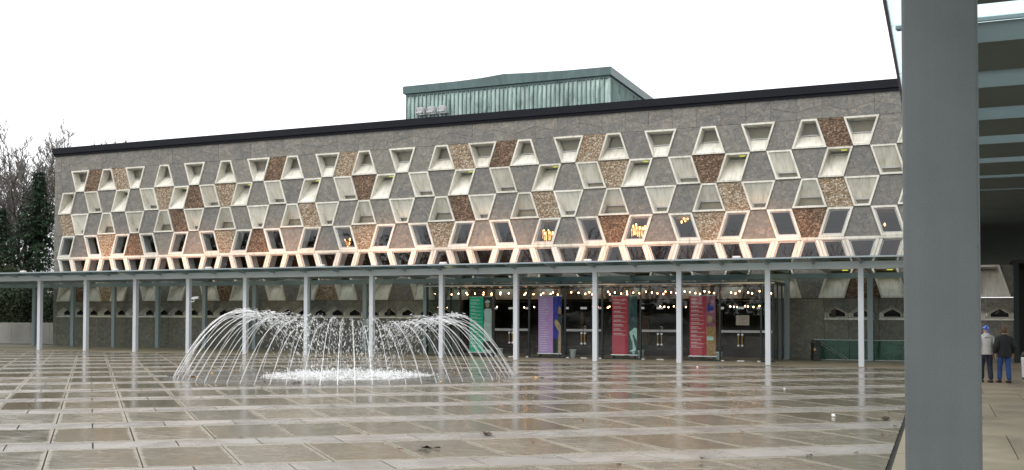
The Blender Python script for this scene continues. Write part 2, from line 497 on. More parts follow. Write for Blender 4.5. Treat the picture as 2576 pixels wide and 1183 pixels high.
# ================================================================== mesh helpers
class MB:
    def __init__(self):
        self.v = []; self.f = []; self.mi = []
    def add(self, vs, fs, mi=0):
        o = len(self.v)
        self.v += [tuple(p) for p in vs]
        self.f += [tuple(i + o for i in f) for f in fs]
        self.mi += [mi] * len(fs)
        return self
    def box(self, x0, x1, y0, y1, z0, z1, mi=0):
        vs = [(x, y, z) for z in (z0, z1) for y in (y0, y1) for x in (x0, x1)]
        return self.add(vs, [(0, 1, 3, 2), (4, 6, 7, 5), (0, 4, 5, 1), (1, 5, 7, 3), (3, 7, 6, 2), (2, 6, 4, 0)], mi)
    def bbox(self, x0, x1, y0, y1, z0, z1, b=0.01, mi=0):
        bm = bmesh.new()
        bmesh.ops.create_cube(bm, size=1)
        for v in bm.verts:
            v.co = Vector(((x0 + x1) / 2 + v.co.x * (x1 - x0), (y0 + y1) / 2 + v.co.y * (y1 - y0), (z0 + z1) / 2 + v.co.z * (z1 - z0)))
        bmesh.ops.bevel(bm, geom=bm.edges[:], offset=b, segments=2, affect='EDGES', profile=0.6)
        bm.verts.index_update()
        self.add([v.co[:] for v in bm.verts], [[v.index for v in f.verts] for f in bm.faces], mi)
        bm.free()
        return self
    def prism(self, poly, y0, y1, mi=0):
        """poly: (x,z) points; extruded from y0 (front) to y1."""
        n = len(poly)
        vs = [(x, y0, z) for x, z in poly] + [(x, y1, z) for x, z in poly]
        fs = [tuple(range(n)), tuple(range(2 * n - 1, n - 1, -1))] + [(i, i + n, (i + 1) % n + n, (i + 1) % n) for i in range(n)]
        return self.add(vs, fs, mi)
    def flat(self, poly, z0, z1, mi=0):
        """poly: (x,y); extruded in z."""
        n = len(poly)
        vs = [(x, y, z1) for x, y in poly] + [(x, y, z0) for x, y in poly]
        fs = [tuple(range(n)), tuple(range(2 * n - 1, n - 1, -1))] + [(i, i + n, (i + 1) % n + n, (i + 1) % n) for i in range(n)]
        return self.add(vs, fs, mi)
    def ring(self, a, ya, b, yb, mi=0):
        """surface between two (x,z) polygons of equal length at depths ya, yb."""
        n = len(a)
        vs = [(x, ya, z) for x, z in a] + [(x, yb, z) for x, z in b]
        return self.add(vs, [(i, (i + 1) % n, (i + 1) % n + n, i + n) for i in range(n)], mi)
    def tube(self, pts, rads, n=6, mi=0, caps=True):
        pts = [Vector(p) for p in pts]
        rings = []
        up = Vector((0, 0, 1))
        for i, p in enumerate(pts):
            d = (pts[min(i + 1, len(pts) - 1)] - pts[max(i - 1, 0)])
            d = d.normalized() if d.length > 1e-9 else up
            a = d.cross(up)
            if a.length < 1e-3:
                a = d.cross(Vector((1, 0, 0)))
            a.normalize()
            b = d.cross(a)
            r = rads[i] if isinstance(rads, (list, tuple)) else rads
            rings.append([p + (a * math.cos(2 * PI * k / n) + b * math.sin(2 * PI * k / n)) * r for k in range(n)])
        vs = [v for rg in rings for v in rg]
        fs = []
        for i in range(len(rings) - 1):
            for k in range(n):
                fs.append((i * n + k, i * n + (k + 1) % n, (i + 1) * n + (k + 1) % n, (i + 1) * n + k))
        if caps:
            fs.append(tuple(range(n - 1, -1, -1)))
            fs.append(tuple((len(rings) - 1) * n + k for k in range(n)))
        return self.add([v[:] for v in vs], fs, mi)
    def lathe(self, prof, n=16, c=(0, 0, 0), mi=0):
        vs = []
        for r, z in prof:
            for k in range(n):
                a = 2 * PI * k / n
                vs.append((c[0] + r * math.cos(a), c[1] + r * math.sin(a), c[2] + z))
        fs = []
        for i in range(len(prof) - 1):
            for k in range(n):
                fs.append((i * n + k, i * n + (k + 1) % n, (i + 1) * n + (k + 1) % n, (i + 1) * n + k))
        fs.append(tuple(range(n - 1, -1, -1)))
        fs.append(tuple((len(prof) - 1) * n + k for k in range(n)))
        return self.add(vs, fs, mi)
    def drop(self, p, d, r, ln, mi=0):
        p = Vector(p); d = Vector(d).normalized()
        a = d.cross(Vector((0.3, 1, 0.1))).normalized(); b = d.cross(a)
        vs = [p + d * ln, p + a * r, p + b * r, p - a * r, p - b * r, p - d * ln]
        return self.add([v[:] for v in vs], [(0, 1, 2), (0, 2, 3), (0, 3, 4), (0, 4, 1), (5, 2, 1), (5, 3, 2), (5, 4, 3), (5, 1, 4)], mi)
    def mesh(self, name, mats, smooth=False):
        m = bpy.data.meshes.new(name)
        m.from_pydata(self.v, [], self.f)
        for mt in (mats if isinstance(mats, (list, tuple)) else [mats]):
            m.materials.append(MAT[mt])
        if any(self.mi):
            m.polygons.foreach_set('material_index', self.mi)
        if smooth:
            m.polygons.foreach_set('use_smooth', [True] * len(m.polygons))
        m.update()
        return m
    def build(self, name, mats, parent=None, smooth=False):
        return link(name, self.mesh(name, mats, smooth), parent)

def link(name, mesh, parent=None, loc=None, rot=None):
    o = bpy.data.objects.new(name, mesh)
    COL.objects.link(o)
    if parent is not None:
        o.parent = parent
        o.matrix_parent_inverse = Matrix.Identity(4)
    if loc is not None:
        o.location = loc
    if rot is not None:
        o.rotation_euler = rot
    return o

def thing(name, label, cat, loc=(0, 0, 0), group=None, kind=None):
    o = bpy.data.objects.new(name, None)
    o.empty_display_size = 0.3
    COL.objects.link(o)
    o.location = loc
    return tag(o, label, cat, group, kind)

def tag(o, label=None, cat=None, group=None, kind=None):
    if label: o['label'] = label
    if cat: o['category'] = cat
    if group: o['group'] = group
    if kind: o['kind'] = kind
    return o

def inset(poly, w):
    """shrink a convex (x,z) polygon (clockwise tl,tr,br,bl order) by w (number or one per edge)."""
    n = len(poly)
    cx = sum(p[0] for p in poly) / n; cz = sum(p[1] for p in poly) / n
    L = []
    for i in range(n):
        a, b = poly[i], poly[(i + 1) % n]
        ww = w if isinstance(w, (int, float)) else w[i]
        dx, dz = b[0] - a[0], b[1] - a[1]
        ln = math.hypot(dx, dz) or 1e-9
        nx, nz = -dz / ln, dx / ln
        if nx * (cx - a[0]) + nz * (cz - a[1]) < 0:
            nx, nz = -nx, -nz
        L.append(((a[0] + nx * ww, a[1] + nz * ww), (dx, dz)))
    out = []
    for i in range(n):
        (p, d), (q, e) = L[i - 1], L[i]
        den = d[0] * e[1] - d[1] * e[0]
        if abs(den) < 1e-9:
            out.append(q); continue
        s = ((q[0] - p[0]) * e[1] - (q[1] - p[1]) * e[0]) / den
        out.append((p[0] + d[0] * s, p[1] + d[1] * s))
    return out

def lerp(a, b, t):
    return a + (b - a) * t

# ================================================================== GROUND
base = MB()
base.add([(-900, -500, -0.06), (900, -500, -0.06), (900, 1500, -0.06), (-900, 1500, -0.06)], [(0, 1, 2, 3)])
ground = base.build('ground', 'soil')
tag(ground, kind='structure')
pb = MB()
pb.box(-75, 14, -8, 51, -0.058, -0.028)
plaza = pb.build('plaza', 'joint_soil')
tag(plaza, kind='structure')

def clip(poly, a, b, c):
    """keep a*x+b*y<=c"""
    out = []
    for i in range(len(poly)):
        p, q = poly[i], poly[(i + 1) % len(poly)]
        dp, dq = a * p[0] + b * p[1] - c, a * q[0] + b * q[1] - c
        if dp <= 0: out.append(p)
        if dp * dq < 0:
            t = dp / (dp - dq)
            out.append((lerp(p[0], q[0], t), lerp(p[1], q[1], t)))
    return out

A1, B1 = math.radians(36.0), math.radians(135.4)
av = (math.cos(A1), math.sin(A1)); bv = (math.cos(B1), math.sin(B1))
SW, RP, ST = 1.27, 3.09, 0.83
O0 = (-12.03, 11.94)
SLOT_X, YB = -0.68, 41.75
slabs = []      # (poly, uvs, kind, rnd)
GAP = 0.011
for k in range(-14, 24):
    for i in range(-70, 70):
        for kind in (0, 1):
            b0 = k * RP + (ST if kind == 0 else 0.0)
            b1 = k * RP + (RP if kind == 0 else ST)
            a0 = i * SW + (SW / 2 if kind == 0 else 0.0)
            jx = random.uniform(-0.004, 0.004)
            a0 += jx
            a1 = a0 + SW - jx
            cs = [(a0 + GAP, b0 + GAP * 0.7), (a1 - GAP, b0 + GAP * 0.7), (a1 - GAP, b1 - GAP * 0.7), (a0 + GAP, b1 - GAP * 0.7)]
            P0 = [(O0[0] + a * av[0] + b * bv[0], O0[1] + a * av[1] + b * bv[1]) for a, b in cs]
            if min(p[0] for p in P0) > SLOT_X or max(p[0] for p in P0) < -66 or min(p[1] for p in P0) > YB or max(p[1] for p in P0) < -4:
                continue
            P = clip(clip(P0, 1, 0, SLOT_X - 0.035), 0, 1, YB - 0.012)
            if len(P) < 3: continue
            ar = abs(sum(P[q][0] * P[(q + 1) % len(P)][1] - P[(q + 1) % len(P)][0] * P[q][1] for q in range(len(P)))) / 2
            if ar < 0.02: continue
            # slab uv
            det = av[0] * bv[1] - av[1] * bv[0]
            uvs = []
            for x, y in P:
                dx, dy = x - O0[0], y - O0[1]
                a = (dx * bv[1] - dy * bv[0]) / det; b = (av[0] * dy - av[1] * dx) / det
                uvs.append(((a - a0) / (a1 - a0), (b - b0) / (b1 - b0)))
            slabs.append((P, uvs, kind, (random.random(), random.random())))
# border paving in front of the building (dry, large rectangular slabs) and under the tall canopy
def rect_slabs(x0, x1, y0, y1, sx, sy, stag):
    ny = int(math.ceil((y1 - y0) / sy))
    for r in range(ny):
        ya, yb = y0 + r * sy, min(y1, y0 + (r + 1) * sy)
        x = x0 - (stag * sx if r % 2 else 0)
        while x < x1:
            xa, xb = max(x0, x), min(x1, x + sx)
            if xb - xa > 0.1:
                g = 0.008
                P = [(xa + g, ya + g), (xb - g, ya + g), (xb - g, yb - g), (xa + g, yb - g)]
                slabs.append((P, [(0, 0), (1, 0), (1, 1), (0, 1)], 2, (random.random(), random.random())))
            x += sx
rect_slabs(-66, 12, YB, 49.2, 1.86, 2.4833, 0.5)
rect_slabs(SLOT_X + 0.035, 12, -3.4, YB, 1.65, 3.29, 0.5)

def pix_area(P):
    q = [project((x, y, 0)) for x, y in P]
    if any(v is None for v in q): return 0
    if max(v[0] for v in q) < 0 or min(v[0] for v in q) > 2576 or max(v[1] for v in q) < 0 or min(v[1] for v in q) > 1183: return 0
    q = [(min(2576, max(0, v[0])), min(1183, max(0, v[1]))) for v in q]
    return abs(sum(q[i][0] * q[(i + 1) % len(q)][1] - q[(i + 1) % len(q)][0] * q[i][1] for i in range(len(q)))) / 2
slabs.sort(key=lambda s: -pix_area(s[0]))
SLABMATS = ['wet_slab', 'strip_slab', 'dry_slab']
def slab_mesh(items, name):
    vs, fs, uv, rn, mi = [], [], [], [], []
    for P, uvs, kind, r in items:
        n = len(P); o = len(vs)
        h = (r[0] - 0.5) * 0.004
        vs += [(x, y, h) for x, y in P] + [(x, y, -0.045) for x, y in P]
        ccw = sum(P[q][0] * P[(q + 1) % n][1] - P[(q + 1) % n][0] * P[q][1] for q in range(n)) > 0
        top = list(range(n)) if ccw else list(range(n - 1, -1, -1))
        fs.append([o + i for i in top]); uv += [uvs[i] for i in top]; rn += [r] * n; mi.append(kind)
        for i in range(n):
            j = (i + 1) % n
            fs.append([o + i, o + i + n, o + j + n, o + j]); uv += [uvs[i], uvs[i], uvs[j], uvs[j]]; rn += [r] * 4; mi.append(kind)
    m = bpy.data.meshes.new(name)
    m.from_pydata(vs, [], fs)
    kinds = sorted(set(mi))
    for k in kinds: m.materials.append(MAT[SLABMATS[k]])
    m.polygons.foreach_set('material_index', [kinds.index(k) for k in mi])
    for nm, data in (('slab', uv), ('rnd', rn)):
        lay = m.uv_layers.new(name=nm)
        lay.data.foreach_set('uv', [c for p in data for c in p])
    m.update()
    return m
for s in slabs[:300]:
    link('paving_slab', slab_mesh([s], 'paving_slab'), plaza)
rest = link('small_paving', slab_mesh(slabs[300:], 'small_paving'), plaza)
tag(rest, kind='stuff')

# ================================================================== THEATRE
FY = 48.976
C, DD, XW0 = 1.1965, 0.227, -50.974
LV = [11.198, 9.827, 8.4266, 7.0393, 5.6618, 4.25, 2.82]
XL = -53.36 + 0.49
XR = 0.55
WP = (-2.586568e-07, -6.512955e-05, -0.00354028794, -0.0583905834, -0.33169431641)
def warp(x):
    return x + (((WP[0] * x + WP[1]) * x + WP[2]) * x + WP[3]) * x + WP[4]
def line(j, l):
    s = (1 if j % 4 in (1, 2) else -1) * (1 if l % 2 == 0 else -1)
    return warp(XW0 + C * (j - 0.5) + s * DD)
def cell(j, r, zt=None, zb=None):
    zt = LV[r] if zt is None else zt
    zb = LV[r + 1] if zb is None else zb
    return [(line(j, r), zt), (line(j + 1, r), zt), (line(j + 1, r + 1), zb), (line(j, r + 1), zb)]
JMIN, JMAX = -1, 43

theatre = thing('theatre_building', 'long grey slate theatre with white trapezoid windows and copper stage tower', 'building', (-26, FY, 0))
def tpart(mb, name, mats, parent=theatre, smooth=False):
    for i, (x, y, z) in enumerate(mb.v):
        mb.v[i] = (x + 26, y - FY, z)
    return mb.build(name, mats, parent, smooth)

def stone(poly, mat='slate', name='stone_panel', gap=0.010, dep=0.22, front=None):
    p = inset(poly, gap) if len(poly) == 4 else poly
    f = FY + random.uniform(0.0, 0.014) if front is None else front
    b = MB()
    b.prism(p, f, FY + dep)
    return tpart(b, name, mat)

def poly_at(poly, t):
    """x-extent of a tl,tr,br,bl polygon at t (0 bottom, 1 top)."""
    tl, tr, br, bl = poly
    return (lerp(bl[0], tl[0], t), lerp(br[0], tr[0], t), lerp(bl[1], tl[1], t))
def sub(poly, t0, t1, side=0.0):
    """part of the polygon between heights t0<t1, narrowed by side at each flank."""
    l1, r1, z1 = poly_at(poly, t1); l0, r0, z0 = poly_at(poly, t0)
    return [(l1 + side, z1), (r1 - side, z1), (r0 - side, z0), (l0 + side, z0)]

def window(poly, typ, fw=0.085, dep=0.46, proud=0.06, sh=0.10, par=theatre):
    """typ: up (glass high, splayed sill), up2 (steep sill, glass at the very top), low (sloping head, glass low), flush."""
    o = inset(poly, 0.008)
    i = inset(o, fw)
    b = MB()
    yf = FY - proud
    b.ring(o, FY + 0.12, o, yf)
    b.ring(o, yf, i, yf)
    i2 = inset(i, 0.02)
    if typ == 'flush':
        b.ring(i, yf, i2, yf + 0.10)
        b.ring(i2, yf + 0.10, i2, FY + 0.62, 1)
        gp, gy, sw = inset(i2, 0.004), FY + 0.055, 0.038
    else:
        t0, t1, sd = {'up': (0.46, 0.985, 0.025), 'up2': (0.82, 0.985, 0.03), 'low': (0.015, 0.25, 0.02), 'lowt': (0.015, 0.40, 0.02)}[typ]
        bk = sub(i, t0, t1, sd)
        b.ring(i, yf, i, yf + 0.05)
        b.ring(i, yf + 0.05, bk, FY + dep)
        gp, gy, sw = inset(bk, 0.003), FY + dep - 0.03, 0.045
    w = tpart(b, 'window', ['white_concrete', 'interior_pale'] if typ == 'flush' else 'white_concrete', par)
    if typ != 'flush':
        gb = MB(); gb.add([(x, FY + dep + 0.05, z) for x, z in inset(bk, -0.02)], [(0, 1, 2, 3)])  # tan panel stands in for the lit room behind the pane
        tpart(gb, 'lit_room_backing', 'lit_room_tan', w)
    s = MB()
    gi = inset(gp, sw)
    s.ring(gp, gy - 0.03, gi, gy - 0.03); s.ring(gi, gy - 0.03, gi, gy + 0.02); s.ring(gp, gy + 0.02, gp, gy - 0.03); s.ring(gi, gy + 0.02, gp, gy + 0.02)
    ws = tpart(s, 'sash', 'sash_metal', w)
    g = MB()
    g.add([(x, gy, z) for x, z in inset(gi, -0.01)], [(0, 1, 2, 3)])
    tpart(g, 'pane', 'foyer_glass' if typ == 'flush' else 'window_glass', w)
    return w

LIGHT = {(0, 3), (0, 17), (0, 23), (0, 29), (1, 6), (1, 10), (1, 30), (2, -1), (2, 15), (2, 27), (2, 35), (2, 39),
         (3, 2), (3, 10), (3, 18), (3, 22), (3, 34), (5, 2), (5, 16)}
DARK = {(0, 1), (0, 13), (0, 25), (0, 39), (1, 8), (1, 18), (1, 34), (2, 7), (2, 23), (3, 4), (3, 12), (3, 30), (3, 38),
        (5, 0), (5, 10), (5, 40)}
SPAN = 0.125
for r in range(6):
    for j in range(JMIN, JMAX + 1):
        if r == 4:
            top = LV[4] - SPAN
            poly = cell(j, 4)
            poly = sub(poly, 0.0, 1 - SPAN / (LV[4] - LV[5]))
            window(poly, 'flush', [0.025, 0.13, 0.025, 0.13], proud=0.05)
            continue
        is_win = (j % 2 == 0) == (r in (0, 2))
        if r == 0 and j < 0: is_win = False
        poly = cell(j, r)
        if is_win:
            if r == 0: window(poly, 'up')
            elif r == 1: window(poly, 'up2' if j % 4 == 3 else 'low', dep=0.62 if j % 4 == 3 else 0.46)
            elif r == 2: window(poly, 'lowt' if j % 4 == 2 else 'low')
            elif r == 3: window(poly, 'flush', 0.10)
            else: window(poly, 'up2', dep=0.7, proud=0.10)
        else:
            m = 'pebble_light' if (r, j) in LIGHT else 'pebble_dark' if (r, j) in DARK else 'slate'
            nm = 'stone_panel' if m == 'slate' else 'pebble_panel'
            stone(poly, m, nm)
    # fillers at both ends of the row
    if r != 4:
        stone([(XL, LV[r]), (line(JMIN, r), LV[r]), (line(JMIN, r + 1), LV[r + 1]), (XL, LV[r + 1])])
        stone([(line(JMAX + 1, r), LV[r]), (XR, LV[r]), (XR, LV[r + 1]), (line(JMAX + 1, r + 1), LV[r + 1])])
# spandrel beam below the large windows, one length per cell
for j in range(JMIN, JMAX + 1):
    b = MB()
    x0, x1 = line(j, 4), line(j + 1, 4)
    pr = 0.075 if j % 2 else 0.055
    b.box(x0 + 0.003, x1 - 0.003, FY - pr, FY + 0.3, LV[4] - SPAN + 0.004, LV[4] - 0.004)
    tpart(b, 'spandrel', 'white_concrete')
stone([(XL, LV[4]), (line(JMIN, 4), LV[4]), (line(JMIN, 5), LV[5]), (XL, LV[5])])
stone([(line(JMAX + 1, 4), LV[4]), (XR, LV[4]), (XR, LV[5]), (line(JMAX + 1, 5), LV[5])])
# top band of slate: two courses that meet in a zigzag
ZT = 12.22
xs = [XL] + [warp(XW0 + C * (j - 0.5)) for j in range(-1, 45)] + [XR]
zz = [11.66 + (0.17 if i % 2 else -0.13) for i in range(len(xs))]
for i in range(len(xs) - 1):
    g = 0.005
    x0, x1 = xs[i] + g, xs[i + 1] - g
    stone([(x0, zz[i] - g), (x1, zz[i + 1] - g), (x1, LV[0] + g), (x0, LV[0] + g)], gap=0.0)
    stone([(x0, ZT), (x1, ZT), (x1, zz[i + 1] + g), (x0, zz[i] + g)], gap=0.0)
# parapet
b = MB(); b.box(XL - 0.10, XR + 0.1, FY - 0.16, FY + 0.5, 12.36, 12.74)
tpart(b, 'parapet', 'parapet_metal')
b = MB(); b.box(XL - 0.04, XR + 0.05, FY - 0.08, FY + 0.45, ZT, 12.36)
tpart(b, 'parapet_base', 'parapet_metal')
# lower wall with its row of five-sided slit windows
VX0, VX1, VY, VZ = -23.6, -6.72, 45.0, 3.40
def slit(xc):
    w2, zb, zs, zp = 0.53, 1.90, 2.14, 2.47
    o = [(xc - w2, zb), (xc - w2, zs), (xc, zp), (xc + w2, zs), (xc + w2, zb)]
    i = [(xc - 0.40, 1.955), (xc - 0.40, 2.13), (xc, 2.37), (xc + 0.40, 2.13), (xc + 0.40, 1.955)]
    b = MB()
    b.ring(o, FY - 0.005, i, FY + 0.34)
    ii = [(xc + (x - xc) * 0.90, lerp(2.06, z, 0.86)) for x, z in i]
    b.ring(i, FY + 0.31, ii, FY + 0.31, 1); b.ring(ii, FY + 0.31, ii, FY + 0.36, 1)
    w = tpart(b, 'slit_window', ['white_concrete', 'white_metal'])
    g = MB(); g.add([(x, FY + 0.6, z) for x, z in inset(i, -0.1)], [(0, 1, 2, 3, 4)]); tpart(g, 'dark_room_backing', 'interior_dark', w)  # dark sheet stands in for the shaded room behind the slit
    g = MB(); g.add([(x, FY + 0.335, z) for x, z in ii], [(0, 1, 2, 3, 4)])
    tpart(g, 'pane', 'window_glass', w)
def slit_band(x0, x1, n, edges=True):
    cw = (x1 - x0) / n
    for i in range(n):
        a, b_ = x0 + i * cw, x0 + (i + 1) * cw
        xc = (a + b_) / 2
        slit(xc)
        w2 = 0.535
        poly = [(a + 0.004, 1.90), (xc - w2, 1.90), (xc - w2, 2.14), (xc, 2.475), (xc + w2, 2.14), (xc + w2, 1.90), (b_ - 0.004, 1.90), (b_ - 0.004, LV[6] - 0.01), (a + 0.004, LV[6] - 0.01)]
        m = MB(); m.prism(poly, FY + random.uniform(0, 0.01), FY + 0.2)
        tpart(m, 'stone_panel', 'slate_lower')
        m = MB(); m.box(a + 0.002, b_ - 0.002, FY - 0.05, FY + 0.3, 1.825, 1.90)
        tpart(m, 'ledge', 'white_concrete')
        p = MB(); p.prism([(a + 0.006, 0.0), (b_ - 0.006, 0.0), (b_ - 0.006, 1.82), (a + 0.006, 1.82)], FY + random.uniform(0, 0.012), FY + 0.2)
        tpart(p, 'stone_panel', 'slate_lower')
slit_band(-52.5, -24.2, 25)
for a, b_ in ((XL, -52.5), (-24.2, VX0 + 0.0), (VX1, -5.0), (-2.83, -2.61)):
    stone([(a, LV[6] - 0.01), (b_, LV[6] - 0.01), (b_, 0.0), (a, 0.0)], 'slate_lower')
slit_band(-5.0, -2.83, 2)
slit_band(-2.61, 2.9, 5)
# one-storey wing to the right, below the low canopy, with the dark doorway beside it
for pl in ([(XR, 4.25), (1.15, 4.25), (1.6, 2.83), (XR, 2.83)], [(2.35, 4.25), (2.9, 4.25), (2.9, 2.83), (2.8, 2.83)]):
    stone(pl, 'slate_lower')
for xa in (1.35, ):
    window([(1.15, 4.25), (2.35, 4.25), (2.8, 2.83), (1.6, 2.83)], 'up2', dep=0.5, proud=0.10)
b = MB(); b.box(2.9, 3.1, FY - 0.05, FY + 0.4, 0, 4.3); tpart(b, 'doorway_jamb', 'dark_metal')
b = MB(); b.box(3.1, 9.0, FY + 3.0, FY + 3.2, 0, 4.3); b.box(2.9, 9.0, FY, FY + 3.2, 4.3, 4.45); tpart(b, 'doorway_recess', 'interior_dark')
# body of the building
b = MB()
b.box(XL + 0.02, XL + 0.3, FY + 0.23, FY + 30, 0, 12.3)
b.box(XR - 0.28, XR, FY + 0.23, FY + 30, 0, 12.3)
b.box(XL + 0.3, XR - 0.28, FY + 29.7, FY + 30, 0, 12.3)
tpart(b, 'outer_wall', 'slate')
b = MB(); b.box(XL + 0.05, XR - 0.05, FY + 0.5, FY + 30.3, 12.3, 12.45); tpart(b, 'flat_roof', 'roof_grey')
b = MB(); b.box(XL + 0.3, XR - 0.28, FY + 1.05, FY + 12, 4.05, 4.2); tpart(b, 'foyer_floor', 'interior_dark')
b = MB(); b.box(XL + 0.3, XR - 0.28, FY + 0.8, FY + 12, 7.15, 7.3); tpart(b, 'foyer_ceiling', 'interior_tan')
b = MB(); b.box(XL + 0.3, XR - 0.28, FY + 12, FY + 12.2, 0, 12.3); tpart(b, 'foyer_back_wall', 'dark_wood')
# ground-floor lobby behind the vestibule
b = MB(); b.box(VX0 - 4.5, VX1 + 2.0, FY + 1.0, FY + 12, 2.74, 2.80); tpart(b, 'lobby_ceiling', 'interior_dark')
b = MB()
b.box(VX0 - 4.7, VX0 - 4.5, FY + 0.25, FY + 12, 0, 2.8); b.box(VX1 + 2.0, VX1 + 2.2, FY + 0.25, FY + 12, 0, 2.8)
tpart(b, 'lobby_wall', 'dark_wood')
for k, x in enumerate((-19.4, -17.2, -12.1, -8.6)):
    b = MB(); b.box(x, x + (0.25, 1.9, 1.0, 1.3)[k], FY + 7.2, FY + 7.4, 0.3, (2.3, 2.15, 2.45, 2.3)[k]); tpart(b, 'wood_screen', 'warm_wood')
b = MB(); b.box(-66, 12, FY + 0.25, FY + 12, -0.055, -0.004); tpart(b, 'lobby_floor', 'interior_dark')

# stage tower in folded copper
TY, TX0, TX1, TZ = 60.0, -33.05, -18.85, 16.72
tw = MB(); tw.box(TX0 + 0.1, TX1 - 0.1, TY + 0.1, TY + 14.9, 12.3, TZ + 0.25)
tower = tpart(tw, 'stage_tower', 'copper_fascia')
b = MB()
for i in range(2):
    pass
fas = [(TX0 - 0.2, TY - 0.2), (TX1 + 0.2, TY - 0.2), (TX1 + 0.2, TY + 15.2), (TX0 - 0.2, TY + 15.2)]
top = [(TX0 - 0.2, 17.36), (-29.2, 17.37), (-27.4, 17.43), (-25.9, 17.55), (-24.3, 17.47), (-21.5, 17.38), (TX1 + 0.2, 17.36)]
b.prism(top + [(TX1 + 0.2, 16.86), (TX0 - 0.2, 16.86)], TY - 0.2, TY + 15.2)
tpart(b, 'roof_fascia', 'copper_fascia', tower)
b = MB(); b.box(TX0 - 0.05, TX1 + 0.05, TY - 0.05, TY + 15.05, 16.70, 16.86); tpart(b, 'cornice', 'copper_fascia', tower)

def sheet_mesh(seed, w, z0, z1):
    rnd = random.Random(seed)
    nx, nz = 7, 15
    vs = []; fs = []
    dents = [(rnd.uniform(0.2, 0.8), 0.47 + rnd.uniform(-0.015, 0.015), rnd.uniform(0.05, 0.10))]
    for k in range(nz):
        t = k / (nz - 1)
        for i in range(nx):
            s = i / (nx - 1)
            bul = math.sin(PI * s) ** 0.8 * (0.075 + 0.02 * math.sin(5.5 * t + seed))
            pin = 0.11 * math.exp(-((t - 1.0) / 0.09) ** 2) * math.sin(PI * s)
            y = -bul + pin
            for ds, dt, da in dents:
                y += da * math.exp(-((s - ds) / 0.22) ** 2 - ((t - dt) / 0.028) ** 2)
            vs.append((s * w, y, lerp(z0, z1, t)))
    for k in range(nz - 1):
        for i in range(nx - 1):
            a = k * nx + i
            fs.append((a, a + 1, a + nx + 1, a + nx))
    # standing seam at the left edge
    o = len(vs)
    vs += [(-0.012, 0.05, z0), (0.012, 0.05, z0), (0.012, -0.11, z0), (-0.012, -0.11, z0), (-0.012, 0.05, z1), (0.012, 0.05, z1), (0.012, -0.11, z1), (-0.012, -0.11, z1)]
    fs += [(o + 1, o + 2, o + 6, o + 5), (o + 2, o + 3, o + 7, o + 6), (o + 3, o, o + 4, o + 7)]
    m = bpy.data.meshes.new('copper_sheet')
    m.from_pydata(vs, [], fs); m.materials.append(MAT['copper_green'])
    m.polygons.foreach_set('use_smooth', [len(f) == 4 and max(f) < o for f in fs])
    return m
NSH = 48
sw = (TX1 - TX0) / NSH
SH = [sheet_mesh(s, sw, 12.45, 16.70) for s in range(8)]
for i in range(NSH):
    link('copper_sheet', SH[random.randrange(8)], tower, (TX0 + i * sw + 26, TY - FY, 0))
for i in range(50):
    link('copper_sheet', SH[random.randrange(8)], tower, (TX1 + 26, TY - FY + i * sw, 0), (0, 0, PI / 2))

# ================================================================== GLASS VESTIBULE
VC = ((VX0 + VX1) / 2, VY)
vest = thing('glass_vestibule', 'dark glass entrance vestibule with four double doors under the canopy', 'entrance', (VC[0], VC[1], 0))
def vpart(mb, name, mats, parent=vest, smooth=False):
    mb.v = [(x - VC[0], y - VC[1], z) for x, y, z in mb.v]
    return mb.build(name, mats, parent, smooth)
MX = [VX0, -21.78, -19.95, -18.12, -16.29, -14.47, -12.64, -10.83, -9.02, -7.23, VX1]
DOORS = {2, 4, 6, 8}
for x in MX:
    b = MB(); b.box(x - 0.035, x + 0.035, VY - 0.02, VY + 0.10, 0.0, VZ); vpart(b, 'mullion', 'dark_metal')
for x in (VX0, VX1):
    for y in (46.3, 47.7):
        b = MB(); b.box(x - 0.03, x + 0.03, y - 0.04, y + 0.04, 0.0, VZ); vpart(b, 'mullion', 'dark_metal')
    for ya, yb in ((VY + 0.1, 46.26), (46.34, 47.66), (47.74, FY - 0.01)):
        b = MB(); b.box(x - 0.008, x + 0.008, ya, yb, 0.05, VZ - 0.02); vpart(b, 'side_pane', 'door_glass')
b = MB(); b.box(VX0 - 0.08, VX1 + 0.08, VY - 0.06, FY - 0.12, VZ + 0.002, VZ + 0.12); vpart(b, 'vestibule_roof', 'dark_metal')
b = MB(); b.box(VX0 - 0.1, VX1 + 0.1, VY - 0.10, VY - 0.065, VZ + 0.01, VZ + 0.07); vpart(b, 'roof_edge', 'sash_metal')
